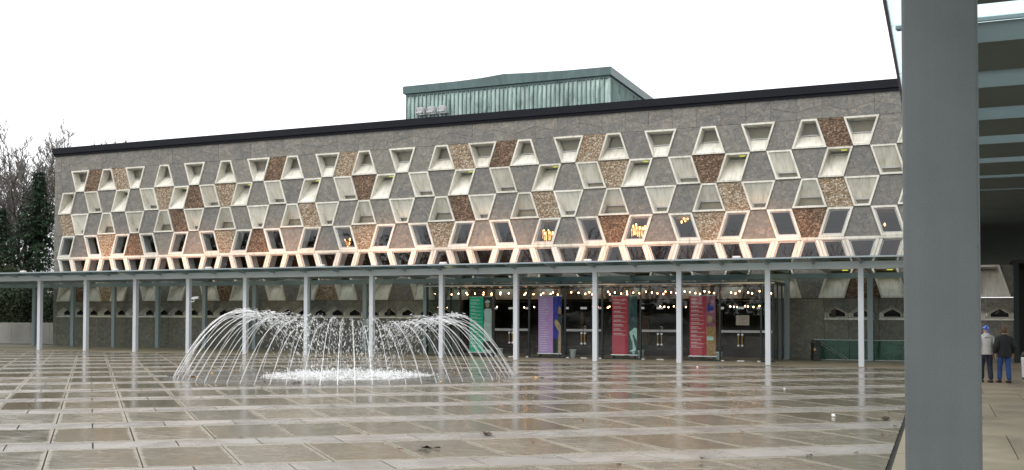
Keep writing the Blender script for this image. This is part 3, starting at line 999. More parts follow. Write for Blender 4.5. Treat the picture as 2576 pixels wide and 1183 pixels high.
for i in range(len(MX) - 1):
    xa, xb = MX[i] + 0.035, MX[i + 1] - 0.035
    if i not in DOORS:
        b = MB(); b.box(xa, xb, VY + 0.03, VY + 0.045, 0.06, VZ - 0.01); vpart(b, 'fixed_pane', 'door_glass')
        b = MB(); b.box(xa, xb, VY + 0.0, VY + 0.08, 0.0, 0.055); vpart(b, 'bottom_rail', 'dark_metal')
        if i == 9:
            b = MB(); b.box(xa, xb, VY - 0.004, VY + 0.026, 1.27, 1.37); vpart(b, 'push_bar', 'sash_metal')
        continue
    b = MB(); b.box(xa, xb, VY + 0.03, VY + 0.045, 2.40, VZ - 0.01); vpart(b, 'transom_pane', 'door_glass')
    xm = (xa + xb) / 2
    for sgn, (a, c) in ((1, (xa + 0.008, xm - 0.004)), (-1, (xm + 0.004, xb - 0.008))):
        b = MB(); b.box(a, c, VY + 0.03, VY + 0.045, 0.012, 2.385)
        d = vpart(b, 'door', 'door_glass')
        b = MB()
        for q in range(3):
            b.box(a + 0.01, c - 0.01, VY + 0.0, VY + 0.026, 1.27 + q * 0.036, 1.293 + q * 0.036)
        vpart(b, 'push_bar', 'sash_metal', d)
        xh = c - 0.08 if sgn == 1 else a + 0.08
        b = MB(); b.tube([(xh, VY - 0.06, 0.70), (xh, VY - 0.06, 1.18)], 0.016, 8); vpart(b, 'handle', 'brass', d)
        for z in (0.70, 1.18):
            b = MB(); b.tube([(xh, VY - 0.085, z), (xh, VY + 0.03, z)], 0.042, 12); vpart(b, 'handle_mount', 'white_metal', d)
        for z0, z1 in ((2.30, 2.40), (0.0, 0.05)):
            for p0, p1 in (((a - 0.02, a + 0.13), (c - 0.15, c - 0.001)) if sgn == 1 else ((c - 0.13, c + 0.02), (a + 0.001, a + 0.15))):
                b = MB(); b.box(p0, p1, VY + 0.01, VY + 0.029, z0, z1); vpart(b, 'patch_fitting', 'white_metal', d)
b = MB()   # arrow ring stickers are read as one ring on each pair; kept as ring plates
for i in (2, 4, 6):
    xm = (MX[i] + MX[i + 1]) / 2 + 0.06
    pts = [(xm + 0.06 * math.cos(a), VY + 0.022, 1.45 + 0.06 * math.sin(a)) for a in [math.radians(-120 + 24 * q) for q in range(12)]]
    r_ = MB(); r_.tube(pts, 0.010, 5); vpart(r_, 'door_sticker', 'sash_metal')

# notice on the last door
b = MB(); b.box(-8.33, -7.75, VY + 0.06, VY + 0.075, 1.59, 2.03)
for q in range(5):
    b.box(-8.22 + 0.02 * (q % 2), -7.86 - 0.05 * (q % 3), VY + 0.056, VY + 0.059, 1.90 - q * 0.065, 1.915 - q * 0.065, 1)
simple('notice_paper', (0.42, 0.33, 0.28), 0.6, 0, 0.05)
simple('notice_ink', (0.25, 0.10, 0.09), 0.6, 0, 0.05)
o = b.build('notice_board', ['notice_paper', 'notice_ink'])
tag(o, 'beige paper notice behind the rightmost glass door', 'notice')

# ================================================================== BANNERS
simple('banner_green', (0.010, 0.44, 0.27), 0.6, 0, 0.05)
simple('banner_purple', (0.56, 0.30, 0.66), 0.6, 0, 0.05)
simple('banner_red', (0.50, 0.035, 0.065), 0.6, 0, 0.06)
simple('print_white', (0.75, 0.76, 0.76), 0.6, 0, 0.03)
simple('print_pale', (0.50, 0.58, 0.56), 0.6, 0, 0.2, 4)
simple('print_mint', (0.48, 0.70, 0.64), 0.6, 0, 0.3, 6)
simple('print_skin', (0.46, 0.31, 0.16), 0.6, 0, 0.3, 6)
simple('print_black', (0.012, 0.016, 0.018), 0.6, 0, 0.3, 4)
simple('print_blue', (0.025, 0.03, 0.34), 0.6, 0, 0.4, 2)
simple('print_teal', (0.02, 0.075, 0.08), 0.6, 0, 0.5, 4)
simple('print_plum', (0.30, 0.09, 0.14), 0.6, 0, 0.5, 6)
simple('print_ochre', (0.36, 0.20, 0.07), 0.6, 0, 0.7, 16)
def text_mesh(s, size, mat):
    cu = bpy.data.curves.new('lettering', 'FONT')
    cu.body = s; cu.size = size; cu.extrude = 0.0008
    o = bpy.data.objects.new('tmp_text', cu)
    COL.objects.link(o)
    dg = bpy.context.evaluated_depsgraph_get()
    m = bpy.data.meshes.new_from_object(o.evaluated_get(dg))
    m.name = 'lettering'
    bpy.data.objects.remove(o); bpy.data.curves.remove(cu)
    m.materials.clear(); m.materials.append(MAT[mat])
    return m
def banner(x0, x1, mat, split, title, lines, pic, label, extra=None):
    z0, z1, y = 0.22, 2.90, 45.20
    t = thing('roll_up_banner', label, 'banner', (x0, y, 0.0), 'season banners behind the entrance glass')
    w = x1 - x0; ws = w * split
    def part(mb, name, m, parent=t): return mb.build(name, m, parent)
    b = MB(); b.box(0, ws, -0.004, 0.004, z0, z1); part(b, 'text_panel', mat)
    b = MB(); b.box(ws, w, -0.0035, 0.0035, z0, z1); pp = part(b, 'picture_panel', pic)
    b = MB(); b.tube([(-0.03, 0, z1 + 0.012), (w + 0.03, 0, z1 + 0.012)], 0.018, 8); part(b, 'top_rail', 'brushed_steel')
    b = MB(); b.bbox(-0.05, w + 0.05, -0.06, 0.06, z0 - 0.06, z0 - 0.004, 0.015); part(b, 'base_rail', 'brushed_steel')
    b = MB()
    for xx in (0.1, w - 0.1): b.box(xx - 0.02, xx + 0.02, -0.14, 0.14, 0.0, z0 - 0.06)
    part(b, 'foot', 'dark_metal')
    for s, z, sz in title:
        link('lettering', text_mesh(s, sz, 'print_white'), t, (0.07, -0.0055, z), (PI / 2, 0, 0))
    b = MB()
    rr = random.Random(len(label))
    for z, kind in lines:
        ln = ws * (rr.uniform(0.30, 0.62) if kind else rr.uniform(0.55, 0.82))
        x = 0.07
        while x < 0.07 + ln:
            wd = rr.uniform(0.03, 0.10)
            b.box(x, min(x + wd, 0.07 + ln), -0.0058, -0.0042, z, z + (0.026 if kind else 0.010)); x += wd + 0.014
    part(b, 'small_print', 'print_white')['kind'] = 'stuff'
    if extra: extra(pp, ws, w, part)
    return t
def fig(poly, mat, name, parent, part, y=-0.005):
    b = MB(); b.prism(poly, y, y + 0.0012); return part(b, name, mat, parent)
def pic_green(pp, a, w, part):
    c = (a + w) / 2
    fig([(a + 0.02, 0.75), (a + 0.03, 1.55), (a + 0.06, 1.85), (a + 0.03, 2.25), (a + 0.13, 2.33), (w - 0.05, 2.33), (w - 0.01, 2.2), (w - 0.01, 0.75)], 'print_pale', 'printed_dress', pp, part)
    fig([(c - 0.08 + 0.10 * math.cos(q * PI / 6) + 0.08, 2.52 + 0.14 * math.sin(q * PI / 6)) for q in range(12)], 'print_skin', 'printed_face', pp, part)
    fig([(c - 0.14, 2.60), (c + 0.14, 2.63), (c + 0.13, 2.70), (c, 2.76), (c - 0.12, 2.70)], 'print_pale', 'printed_hat', pp, part, -0.0062)
    fig([(a, 0.22), (w, 0.22), (w, 0.32), (a + 0.05, 0.34)], 'print_pale', 'printed_floor', pp, part)
def pic_purple(pp, a, w, part):
    fig([(w - 0.17, 0.24), (w - 0.03, 0.24), (w - 0.02, 0.9), (w - 0.03, 1.25), (w - 0.02, 1.5), (w - 0.14, 1.72), (w - 0.30, 1.82), (w - 0.37, 1.70), (w - 0.30, 1.5), (w - 0.12, 1.24), (w - 0.16, 0.95)], 'print_skin', 'printed_leg', pp, part)
    fig([(w - 0.22, 1.78), (w - 0.01, 1.55), (w - 0.01, 2.05), (w - 0.15, 2.08)], 'print_black', 'printed_torso', pp, part, -0.0062)
    fig([(w - 0.15, 2.0), (w - 0.03, 1.95), (w - 0.02, 2.35), (w - 0.10, 2.45), (w - 0.17, 2.3)], 'print_skin', 'printed_arm', pp, part, -0.0062)
    fig([(a, 0.22), (w, 0.22), (w, 0.75), (a, 0.95)], 'print_black', 'printed_floor', pp, part, -0.0046)
def pic_legs(pp, a, w, part):
    fig([(a + 0.05, 1.25), (a + 0.30, 1.45), (w - 0.01, 1.42), (w - 0.01, 0.85), (w - 0.16, 1.15), (a + 0.20, 1.1), (a + 0.12, 1.0)], 'print_mint', 'printed_thigh', pp, part)
    fig([(a + 0.05, 1.2), (a + 0.20, 1.1), (a + 0.28, 0.75), (a + 0.36, 0.5), (a + 0.34, 0.38), (a + 0.03, 0.36), (a + 0.22, 0.46), (a + 0.20, 0.75)], 'print_mint', 'printed_leg', pp, part, -0.0062)
    fig([(a + 0.16, 0.36), (a + 0.32, 0.36), (a + 0.28, 0.23), (a + 0.22, 0.23)], 'print_pale', 'printed_foot', pp, part)
def pic_painted(pp, a, w, part):
    c = (a + w) / 2
    fig([(a, 0.22), (w, 0.22), (w, 1.5), (a, 1.5)], 'print_ochre', 'printed_pattern', pp, part, -0.0046)
    fig([(a + 0.03, 0.92), (w - 0.1, 0.92), (w - 0.12, 1.06), (a + 0.03, 1.10)], 'print_mint', 'printed_sash', pp, part)
    fig([(c - 0.06 + 0.11 * math.cos(q * PI / 6), 1.85 + 0.17 * math.sin(q * PI / 6)) for q in range(12)], 'print_skin', 'printed_face', pp, part)
    fig([(a + 0.02, 2.2), (w - 0.12, 2.2), (w - 0.08, 2.5), (a + 0.06, 2.5)], 'print_blue', 'printed_patch', pp, part)
def body_lines(n, step, z=2.60, dense=False):
    out = []
    for q in range(n):
        out.append((z, True)); zz_ = z - 0.04
        if not dense:
            for e in range(2): out.append((zz_, False)); zz_ -= 0.026
        z -= step
    return out
banner(-21.35, -20.15, 'banner_green', 0.62, [('THEATRE', 2.70, 0.11)], body_lines(13, 0.175), 'print_black', 'green banner with a printed woman in a pale dress, half behind the fountain', pic_green)
banner(-17.72, -16.55, 'banner_purple', 0.64, [('DANSE', 2.70, 0.11)], body_lines(22, 0.108, 2.6, True), 'print_blue', 'lilac banner with a blue picture strip and a bent leg', pic_purple)
banner(-14.05, -12.86, 'banner_red', 0.65, [('THEATRE MUSICAL', 2.70, 0.075)], body_lines(8, 0.205), 'print_teal', 'dark red banner with pale legs printed on dark teal', pic_legs)
banner(-10.42, -9.25, 'banner_red', 0.64, [('OPERA', 2.70, 0.10), ('ENFANTS', 0.90, 0.10)], body_lines(9, 0.185) + body_lines(2, 0.16, 0.80), 'print_plum', 'red banner with a painted face and ochre pattern, nearest the bin', pic_painted)

# ================================================================== LOW STEEL CANOPY
PY, PBOT, PTOP = 42.549, 3.90, 4.19
PX = [-53.53, -50.26, -46.91, -43.47, -39.96, -36.375, -32.73, -29.034, -25.297, -21.535, -17.761, -13.995, -10.253, -6.558, -2.931]
PX = [-60.4, -56.9] + PX
canopy = thing('steel_canopy', 'long low steel and glass canopy on slim grey posts along the theatre', 'canopy', (-26, PY, 0))
def cpart(mb, name, mats, parent=canopy):
    mb.v = [(x + 26, y - PY, z) for x, y, z in mb.v]
    return mb.build(name, mats, parent)
CX0, CX1, YE, YBK = -62.0, -0.35, 41.2, 48.45
for i, x in enumerate(PX):
    if x in (-50.26,): pass
    if x > -50:
        b = MB(); b.bbox(x - 0.105, x + 0.105, PY - 0.11, PY + 0.11, 0.0, PBOT + 0.01, 0.012); cpart(b, 'post', 'steel_paint')
    xb = x - 0.0
    b = MB(); b.bbox(xb - 0.12, xb + 0.12, 48.02, 48.22, 0.0, 3.72, 0.012); cpart(b, 'rear_post', 'steel_teal')
bays = [CX0] + [(PX[i] + PX[i + 1]) / 2 for i in range(1, len(PX) - 1)] + [CX1]
for a, c in zip(bays[:-1], bays[1:]):
    b = MB(); b.bbox(a + 0.002, c - 0.002, PY - 0.125, PY + 0.125, PBOT, PTOP, 0.01); cpart(b, 'front_beam', 'steel_paint')
    b = MB(); b.bbox(a + 0.002, c - 0.002, 48.0, 48.24, 3.70, 3.94, 0.01); cpart(b, 'rear_beam', 'steel_teal')
def rafter(x):
    t = 0.05
    # tapered deep plate: thin tip at the eave, full depth over the posts, ending on the rear beam
    pr = [(YE + 0.05, 4.30), (YBK, 4.30), (YBK, 4.02), (48.0, 3.95), (PY + 0.13, 4.02), (PY - 0.13, 4.10), (YE + 0.05, 4.25)]
    b = MB()
    n = len(pr)
    vs = [(x - t, y, z) for y, z in pr] + [(x + t, y, z) for y, z in pr]
    b.add(vs, [tuple(range(n)), tuple(range(2 * n - 1, n - 1, -1))] + [(i, i + n, (i + 1) % n + n, (i + 1) % n) for i in range(n)])
    cpart(b, 'rafter', 'steel_teal')
RX = []
for a, c in zip(PX[:-1], PX[1:]):
    RX += [a, (a + c) / 2]
RX += [PX[-1], PX[-1] + 1.8]
for x in RX: rafter(x)
for a, c in zip(RX[:-1], RX[1:]):
    b = MB(); b.box(a + 0.012, c - 0.012, YE, YBK + 0.1, 4.305, 4.325); cpart(b, 'roof_pane', 'roof_glass')
b = MB(); b.box(RX[0], CX1, YE - 0.03, YE - 0.002, 4.275, 4.335); cpart(b, 'eave_trim', 'steel_teal')

# floodlights standing on the canopy roof, washing the facade with warm light
def floodlight(x, y, label):
    t = thing('floodlight', label, 'floodlight', (x, y, 4.325), 'floodlights on the low canopy roof')
    b = MB(); b.bbox(-0.17, 0.17, -0.08, 0.10, 0.05, 0.15, 0.02); h = b.build('housing', 'white_metal', t)
    b = MB(); b.box(-0.14, 0.14, -0.05, 0.08, 0.152, 0.158); b.build('lens', 'lamp_lens', t)
    b = MB(); b.box(-0.15, 0.15, -0.03, 0.03, 0.0, 0.06); b.build('bracket', 'sash_metal', t)
    ld = bpy.data.lights.new('floodlight_lamp', 'SPOT')
    ld.energy = 2300; ld.color = (1.0, 0.48, 0.28); ld.spot_size = math.radians(72); ld.spot_blend = 1.0; ld.shadow_soft_size = 0.12
    lo = bpy.data.objects.new('floodlight_lamp', ld)
    COL.objects.link(lo); lo.parent = t
    lo.location = (0, 0.05, 0.23)
    lo.rotation_euler = Vector((0, 1.0, -0.12)).to_track_quat('-Z', 'Y').to_euler()
    return t
emis('lamp_lens', (1.0, 0.72, 0.55), 2.5)
FLX = [(-48.1, 'leftmost'), (-41.3, 'second from left'), (-35.0, 'third from left'), (-28.1, 'middle one'), (-21.4, 'third from right'), (-14.3, 'second from right'), (-7.8, 'rightmost')]
for x, w in FLX:
    floodlight(x, 42.4, 'small white floodlight on the low canopy roof, %s' % w)

# security camera on the fourth visible post
t = thing('security_camera', 'white security camera on an arm fixed to a canopy post', 'camera', (-36.375 + 0.105, PY, 2.80))
b = MB(); b.bbox(0.10, 0.52, -0.06, 0.06, 0.02, 0.15, 0.015)
b.v = [(x, y, z + (x - 0.3) * 0.12) for x, y, z in b.v]; b.build('housing', 'white_metal', t)
b = MB(); b.tube([(0.0, 0, -0.12), (0.22, 0, -0.10), (0.26, 0, 0.03)], 0.03, 8); b.build('arm', 'white_metal', t)

# ================================================================== TALL ENTRANCE CANOPY (right)
tall = thing('entrance_canopy', 'tall grey canopy on a square column with louvred ceiling, right foreground', 'canopy', (0, 9.0, 0))
def kpart(mb, name, mats, parent=tall):
    mb.v = [(x, y - 9.0, z) for x, y, z in mb.v]
    return mb.build(name, mats, parent)
KZ = 6.10
for y in (9.0, 22.2, 35.4):
    b = MB(); b.bbox(-0.285, 0.295, y, y + 0.55, 0.0, KZ + 0.02, 0.025); kpart(b, 'column', 'column_paint')
y0 = 19.75 - 3.3 * 7
nb = 0
while y0 < 96:
    b = MB()
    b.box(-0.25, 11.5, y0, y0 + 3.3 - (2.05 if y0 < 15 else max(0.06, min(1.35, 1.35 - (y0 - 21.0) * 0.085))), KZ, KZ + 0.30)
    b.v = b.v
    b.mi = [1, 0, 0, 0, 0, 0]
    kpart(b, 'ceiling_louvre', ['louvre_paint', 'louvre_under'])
    y0 += 3.3
y = -3.4
while y < 96:
    b = MB(); b.box(-0.66, 11.5, y + 0.012, y + 3.288, KZ + 0.36, KZ + 0.38); kpart(b, 'roof_pane', 'canopy_glass')
    b = MB(); b.box(-0.60, 11.5, y - 0.03, y + 0.03, KZ + 0.302, KZ + 0.357); kpart(b, 'glazing_bar', 'steel_teal')
    b = MB(); b.box(-0.58, -0.42, y - 0.05, y + 0.05, KZ + 0.29, KZ + 0.301); kpart(b, 'clamp', 'edge_metal')
    y += 3.3
b = MB(); b.box(-0.71, -0.662, -3.4, 96, KZ + 0.33, KZ + 0.40); kpart(b, 'edge_trim', 'edge_metal')
b = MB(); b.box(-0.18, 0.19, -3.4, 96, KZ + 0.305, KZ + 0.35); kpart(b, 'girder', 'steel_teal')

# ================================================================== LAMPS INSIDE
TOP = [(-23.32, 3.07), (-22.92, 3.11), (-22.47, 3.15), (-22.42, 3.07), (-21.99, 3.11), (-21.51, 3.16), (-21.51, 3.06), (-21.05, 3.11), (-21.05, 3.04), (-20.57, 3.15), (-20.58, 3.07), (-20.11, 3.11), (-19.18, 3.12), (-19.25, 3.03), (-18.77, 3.06), (-18.24, 3.11), (-18.36, 3.03), (-17.85, 3.07), (-17.72, 3.14), (-17.47, 3.03), (-16.77, 3.14), (-16.39, 3.11), (-16.03, 3.06), (-15.83, 3.14), (-15.68, 3.03), (-14.87, 3.15), (-14.79, 3.03), (-14.54, 3.11), (-14.21, 3.06), (-13.93, 3.15), (-13.91, 3.03), (-13.62, 3.1), (-13.31, 3.07), (-12.99, 3.14), (-12.7, 3.11), (-12.42, 3.06), (-12.04, 3.14), (-12.14, 3.03), (-11.77, 3.11), (-11.51, 3.07), (-11.12, 3.14), (-10.86, 3.11), (-10.61, 3.06), (-10.39, 3.02), (-10.18, 3.14), (-9.95, 3.1), (-9.73, 3.06), (-8.94, 3.07), (-8.74, 3.03), (-8.55, 3.14), (-8.16, 3.07), (-7.98, 3.03), (-7.64, 3.13), (-7.13, 3.03)]
LOW = [(-25.81, 2.47), (-26.73, 2.42), (-23.24, 2.48), (-22.86, 2.46), (-21.22, 2.43), (-20.63, 2.45), (-19.06, 2.41), (-17.25, 2.47), (-16.96, 2.45), (-16.41, 2.41), (-16.3, 2.47), (-13.54, 2.47), (-13.32, 2.46), (-13.1, 2.43), (-12.82, 2.48), (-12.18, 2.44), (-9.89, 2.47), (-9.71, 2.45), (-9.55, 2.44), (-9.15, 2.48), (-9.0, 2.46), (-8.73, 2.44), (-8.43, 2.49), (-8.13, 2.46)]
bulb = MB(); bulb.lathe([(0.008, -0.036), (0.025, -0.02), (0.031, 0.0), (0.025, 0.02), (0.008, 0.036)], 8)
BULB = bulb.mesh('bulb', 'bulb', True)
stem = MB(); stem.tube([(0, 0, 0.044), (0, 0, 0.24)], 0.005, 4)
STEM = stem.mesh('stem', 'dark_metal')
def lamp_row(pts, y, ztop, label, jit):
    t = thing('lamp_rail', label, 'lamps', (pts[0][0], y, ztop), 'rows of small lamps in the lobby')
    xs_ = [p[0] for p in pts]
    b = MB(); b.box(min(xs_) - 0.2 - pts[0][0], max(xs_) + 0.2 - pts[0][0], -0.03, 0.03, 0.0, 0.03); b.build('rail', 'dark_metal', t)
    for x, z in pts:
        yy = random.uniform(-0.02, 0.02)
        bo = link('bulb', BULB, t, (x - pts[0][0], yy, z - ztop))
        link('stem', STEM, bo)
lamp_row(TOP, 47.2, 3.33, 'upper row of small warm bulbs inside the glass vestibule', 0)
lamp_row(LOW, 52.0, 2.70, 'lower sparse row of warm bulbs deep in the lobby', 0)

# chandeliers of the upper foyer, seen through the large windows
def chandelier(x, z, n, label, y=53.0, rad=0.32):
    t = thing('chandelier', label, 'chandelier', (x, y, z), 'chandeliers in the upper foyer')
    b = MB(); b.tube([(0, 0, 0.05), (0, 0, 7.14 - z)], 0.012, 5); b.build('cord', 'brass', t)
    b = MB(); b.lathe([(0.02, 0.02), (rad, 0.04), (rad, 0.07), (0.02, 0.09)], 14); b.build('ring', 'brass', t)
    rr = random.Random(int(abs(x) * 10))
    if n >= 5:
        b = MB()
        for q in range(26):
            a = 2 * PI * q / 26; r_ = rad * (0.95 if q % 2 else 0.6)
            b.tube([(r_ * math.cos(a), r_ * math.sin(a), 0.04), (r_ * math.cos(a), r_ * math.sin(a), -0.42 + rr.uniform(-0.1, 0.1))], 0.012, 4)
        b.build('crystal_strands', 'crystal', t)['kind'] = 'stuff'
    for q in range(n):
        a = 2 * PI * q / n
        o = link('bulb', CH, t, (rad * math.cos(a), rad * math.sin(a), rr.uniform(-0.08, 0.14)))
    o = warm_point(0, 0, 0, 6 * n); o.parent = t; o.location = (0, 0, -0.35)
def warm_point(x, y, z, e):
    ld = bpy.data.lights.new('chandelier_lamp', 'POINT'); ld.energy = e; ld.color = (1.0, 0.55, 0.25); ld.shadow_soft_size = 0.3
    o = bpy.data.objects.new('chandelier_lamp', ld); COL.objects.link(o); return o
ch = MB(); ch.lathe([(0.01, -0.08), (0.045, -0.04), (0.05, 0.0), (0.02, 0.08)], 8)
CH = ch.mesh('bulb', 'chandelier_bulb', True)
chandelier(-33.37, 6.45, 5, 'chandelier behind the left of the lit upper windows', rad=0.28)
chandelier(-20.22, 6.62, 7, 'chandelier behind a lit window above the green banner', rad=0.30)
chandelier(-15.01, 6.72, 12, 'brightest chandelier, behind the upper window above the dark red banner', rad=0.38)
chandelier(-12.47, 7.0, 4, 'ceiling lamp glinting in the window right of the brightest chandelier', rad=0.16)
chandelier(-2.62, 6.40, 2, 'single small lamp behind the rightmost upper window', rad=0.10)

# greenish tubes at the top of the steep window recesses
def recess_lamp(j, r, yy, n):
    poly = inset(inset(cell(j, r), 0.008), 0.085)
    l, rr_, z = poly_at(poly, 0.965)
    o = MB(); o.bbox(-0.13, 0.13, -0.02, 0.02, -0.02, 0.012, 0.006)
    m = o.build('recess_lamp', 'fluorescent')
    m.location = (lerp(l, rr_, 0.70), FY + yy, z)
    return m
ORD = ('first', 'second', 'third', 'fourth', 'fifth', 'sixth', 'seventh', 'eighth', 'ninth', 'tenth', 'eleventh', 'twelfth')
for q, j in enumerate(range(3, 44, 4)):
    o = recess_lamp(j, 1, 0.25, j)
    tag(o, 'yellow-green lamp topping a steep recess in the second window row, %s from the left' % ORD[q], 'lamp', 'lamps in the second-row recesses')
for j, w in ((37, 'leftmost'), (39, 'middle one'), (41, 'rightmost')):
    o = recess_lamp(j, 5, 0.22, j)
    tag(o, 'yellow-green lamp in a recess below the canopy roof, %s of three' % w, 'lamp', 'lamps in the recesses below the canopy')

# floodlights on the stage tower
for q, (x, w) in enumerate(((-31.77, 'left'), (-30.96, 'middle'), (-30.15, 'right'))):
    t = thing('tower_floodlight', 'white floodlight on the copper tower, %s one of three' % w, 'floodlight', (x, TY - 0.1, 15.3), 'floodlights on the stage tower')
    b = MB(); b.bbox(-0.24, 0.24, -0.46, -0.28, 0.14, 0.46, 0.05)
    b.v = [(xx + (z - 0.3) * 0.12, yy - (z - 0.3) * 0.5, z) for xx, yy, z in b.v]; b.build('housing', 'white_metal', t)
    b = MB(); b.box(-0.22, 0.22, -0.62, -0.60, 0.06, 0.16); b.build('visor', 'sash_metal', t)
    b = MB(); b.box(-0.33, 0.33, -0.30, 0.05, 0.0, 0.05); b.box(-0.31, -0.28, -0.45, -0.2, 0.03, 0.4); b.box(0.28, 0.31, -0.45, -0.2, 0.03, 0.4); b.build('bracket', 'sash_metal', t)

# ================================================================== STREET FURNITURE
t = thing('litter_bin', 'dark round litter bin at the end of the green glass balustrade', 'bin', (-5.22, 47.52, 0))
b = MB(); b.lathe([(0.215, 0.0), (0.235, 0.02), (0.235, 0.22), (0.20, 0.25), (0.195, 0.66), (0.21, 0.69), (0.215, 0.78), (0.19, 0.80)], 20); b.build('body', 'bin_plastic', t)
b = MB()
for q in range(5):
    a = 2 * PI * q / 5
    b.box(0.16 * math.cos(a) - 0.02, 0.16 * math.cos(a) + 0.02, 0.16 * math.sin(a) - 0.02, 0.16 * math.sin(a) + 0.02, 0.80, 0.86)
b.build('posts', 'bin_plastic', t)
b = MB(); b.lathe([(0.22, 0.86), (0.22, 0.885), (0.12, 0.91), (0.02, 0.915)], 20); b.build('lid', 'bin_plastic', t)
b = MB(); b.tube([(-0.02, -0.197, 0.50), (-0.02, -0.205, 0.50)], 0.05, 12); b.build('emblem', 'brass', t)

BY = 48.55
t = thing('glass_balustrade', 'green glass stair balustrade with steel rails right of the entrance', 'balustrade', (-5.1, BY, 0))
for q in range(5):
    b = MB(); b.box(q * 1.25 + 0.01, q * 1.25 + 1.24, -0.008, 0.008, 0.02, 0.88); b.build('glass_panel', 'green_glass', t)
b = MB(); b.tube([(-0.3, 0, 0.905), (6.3, 0, 0.905)], 0.022, 8); b.build('top_rail', 'brushed_steel', t)
b = MB(); b.box(-0.02, 6.3, -0.03, 0.03, 0.0, 0.022); b.build('base_rail', 'brushed_steel', t)
for dz in (0.0, -0.13):
    b = MB(); b.tube([(-0.22, -0.12, 0.89 + dz), (-0.05, -0.12, 0.87 + dz), (1.28, -0.12, -0.02)] if dz == 0 else [(-0.18, -0.12, 0.78), (0.0, -0.12, 0.72), (1.12, -0.12, -0.02)], 0.018, 8); b.build('stair_rail', 'brushed_steel', t)

for x, w in ((-19.62, 'second'), (-15.95, 'third'), (-12.5, 'fourth'), (-9.05, 'fifth')):
    pass
for q, (x, w) in enumerate(((-19.78, 'green'), (-16.02, 'lilac'), (-12.72, 'dark red'), (-9.14, 'ochre patterned'))):
    t = thing('waste_basket', 'pale waste basket standing right beside the %s banner' % w, 'basket', (x, 45.32, 0), 'waste baskets behind the entrance glass')
    b = MB(); b.lathe([(0.11, 0.0), (0.115, 0.01), (0.155, 0.36), (0.165, 0.37), (0.165, 0.39), (0.145, 0.39), (0.10, 0.03)], 18); b.build('body', 'pot_plastic', t, True)
    b = MB(); b.lathe([(0.166, 0.365), (0.172, 0.375), (0.172, 0.392), (0.166, 0.40)], 18); b.build('rim', 'white_metal', t)

# white bin cut by the right edge of the view
t = thing('white_bin', 'white standing bin with a dark domed lid at the right edge', 'bin', (2.52, 36.6, 0))
b = MB(); b.lathe([(0.14, 0.0), (0.145, 0.08), (0.17, 0.62), (0.172, 0.72)], 16); b.build('body', 'white_metal', t, True)
b = MB(); b.lathe([(0.178, 0.72), (0.178, 0.77), (0.14, 0.86), (0.06, 0.90), (0.01, 0.905)], 16); b.build('lid', 'bin_plastic', t, True)
b = MB(); b.lathe([(0.15, 0.0), (0.15, 0.06)], 16); b.build('foot', 'bin_plastic', t)

# concrete retaining wall at the far left
t = thing('retaining_wall', 'low grey concrete retaining wall left of the theatre', 'wall', (-64, 50.9, 0))
x = -14.0
while x < 10.4:
    b = MB(); b.bbox(x + 0.006, x + 1.74, 0.0 + random.uniform(0, 0.008), 0.3, 0.0, 1.42 + random.uniform(-0.004, 0.004), 0.012); b.build('wall_block', 'wall_concrete', t)
    x += 1.75
b = MB(); b.box(-14, 10.4, -0.35, -0.01, -0.05, 0.06); b.build('kerb', 'wall_concrete', t)

# leaves and scraps on the wet paving
def leaf_mesh(seed, s):
    rr = random.Random(seed)
    n = 9
    vs = [(0, 0, 0.01)]; 
    for q in range(n):
        a = 2 * PI * q / n
        r = s * (0.55 + 0.45 * abs(math.cos(1.5 * a))) * rr.uniform(0.8, 1.15)
        vs.append((r * math.cos(a), r * 0.75 * math.sin(a), rr.uniform(0.0, 0.5) * s))
    fs = [(0, 1 + q, 1 + (q + 1) % n) for q in range(n)]
    return vs, fs
LEAVES = [(-26.42, 22.69), (-25.31, 21.86), (-19.16, 17.07), (-18.86, 16.86), (-19.25, 17.67), (-18.74, 20.14), (-18.28, 21.01), (-19.26, 22.9), (-22.8, 27.41), (-23.17, 28.25), (-23.08, 29.43), (-23.36, 26.57), (-22.39, 26.36), (-18.96, 25.6), (-17.67, 25.39), (-17.38, 23.33), (-22.22, 30.5), (-10.79, 13.93), (-7.22, 15.99), (-7.27, 13.92), (-7.62, 13.68), (-11.89, 30.61), (-12.08, 30.53), (-14.19, 31.16), (-14.86, 31.62), (-15.6, 31.92), (-16.46, 32.19), (-13.97, 27.6), (-10.84, 18.28), (-12.4, 20.74), (-6.44, 18.83), (-4.09, 13.49), (-6.09, 15.29), (-1.05, 21.41), (-0.97, 18.75), (-0.8, 20.13), (-1.02, 22.85), (-1.81, 15.49), (-1.2, 16.09), (-3.19, 14.59), (-3.25, 18.1), (-3.04, 13.84), (-17.0, 25.0), (-20.4, 26.3)]
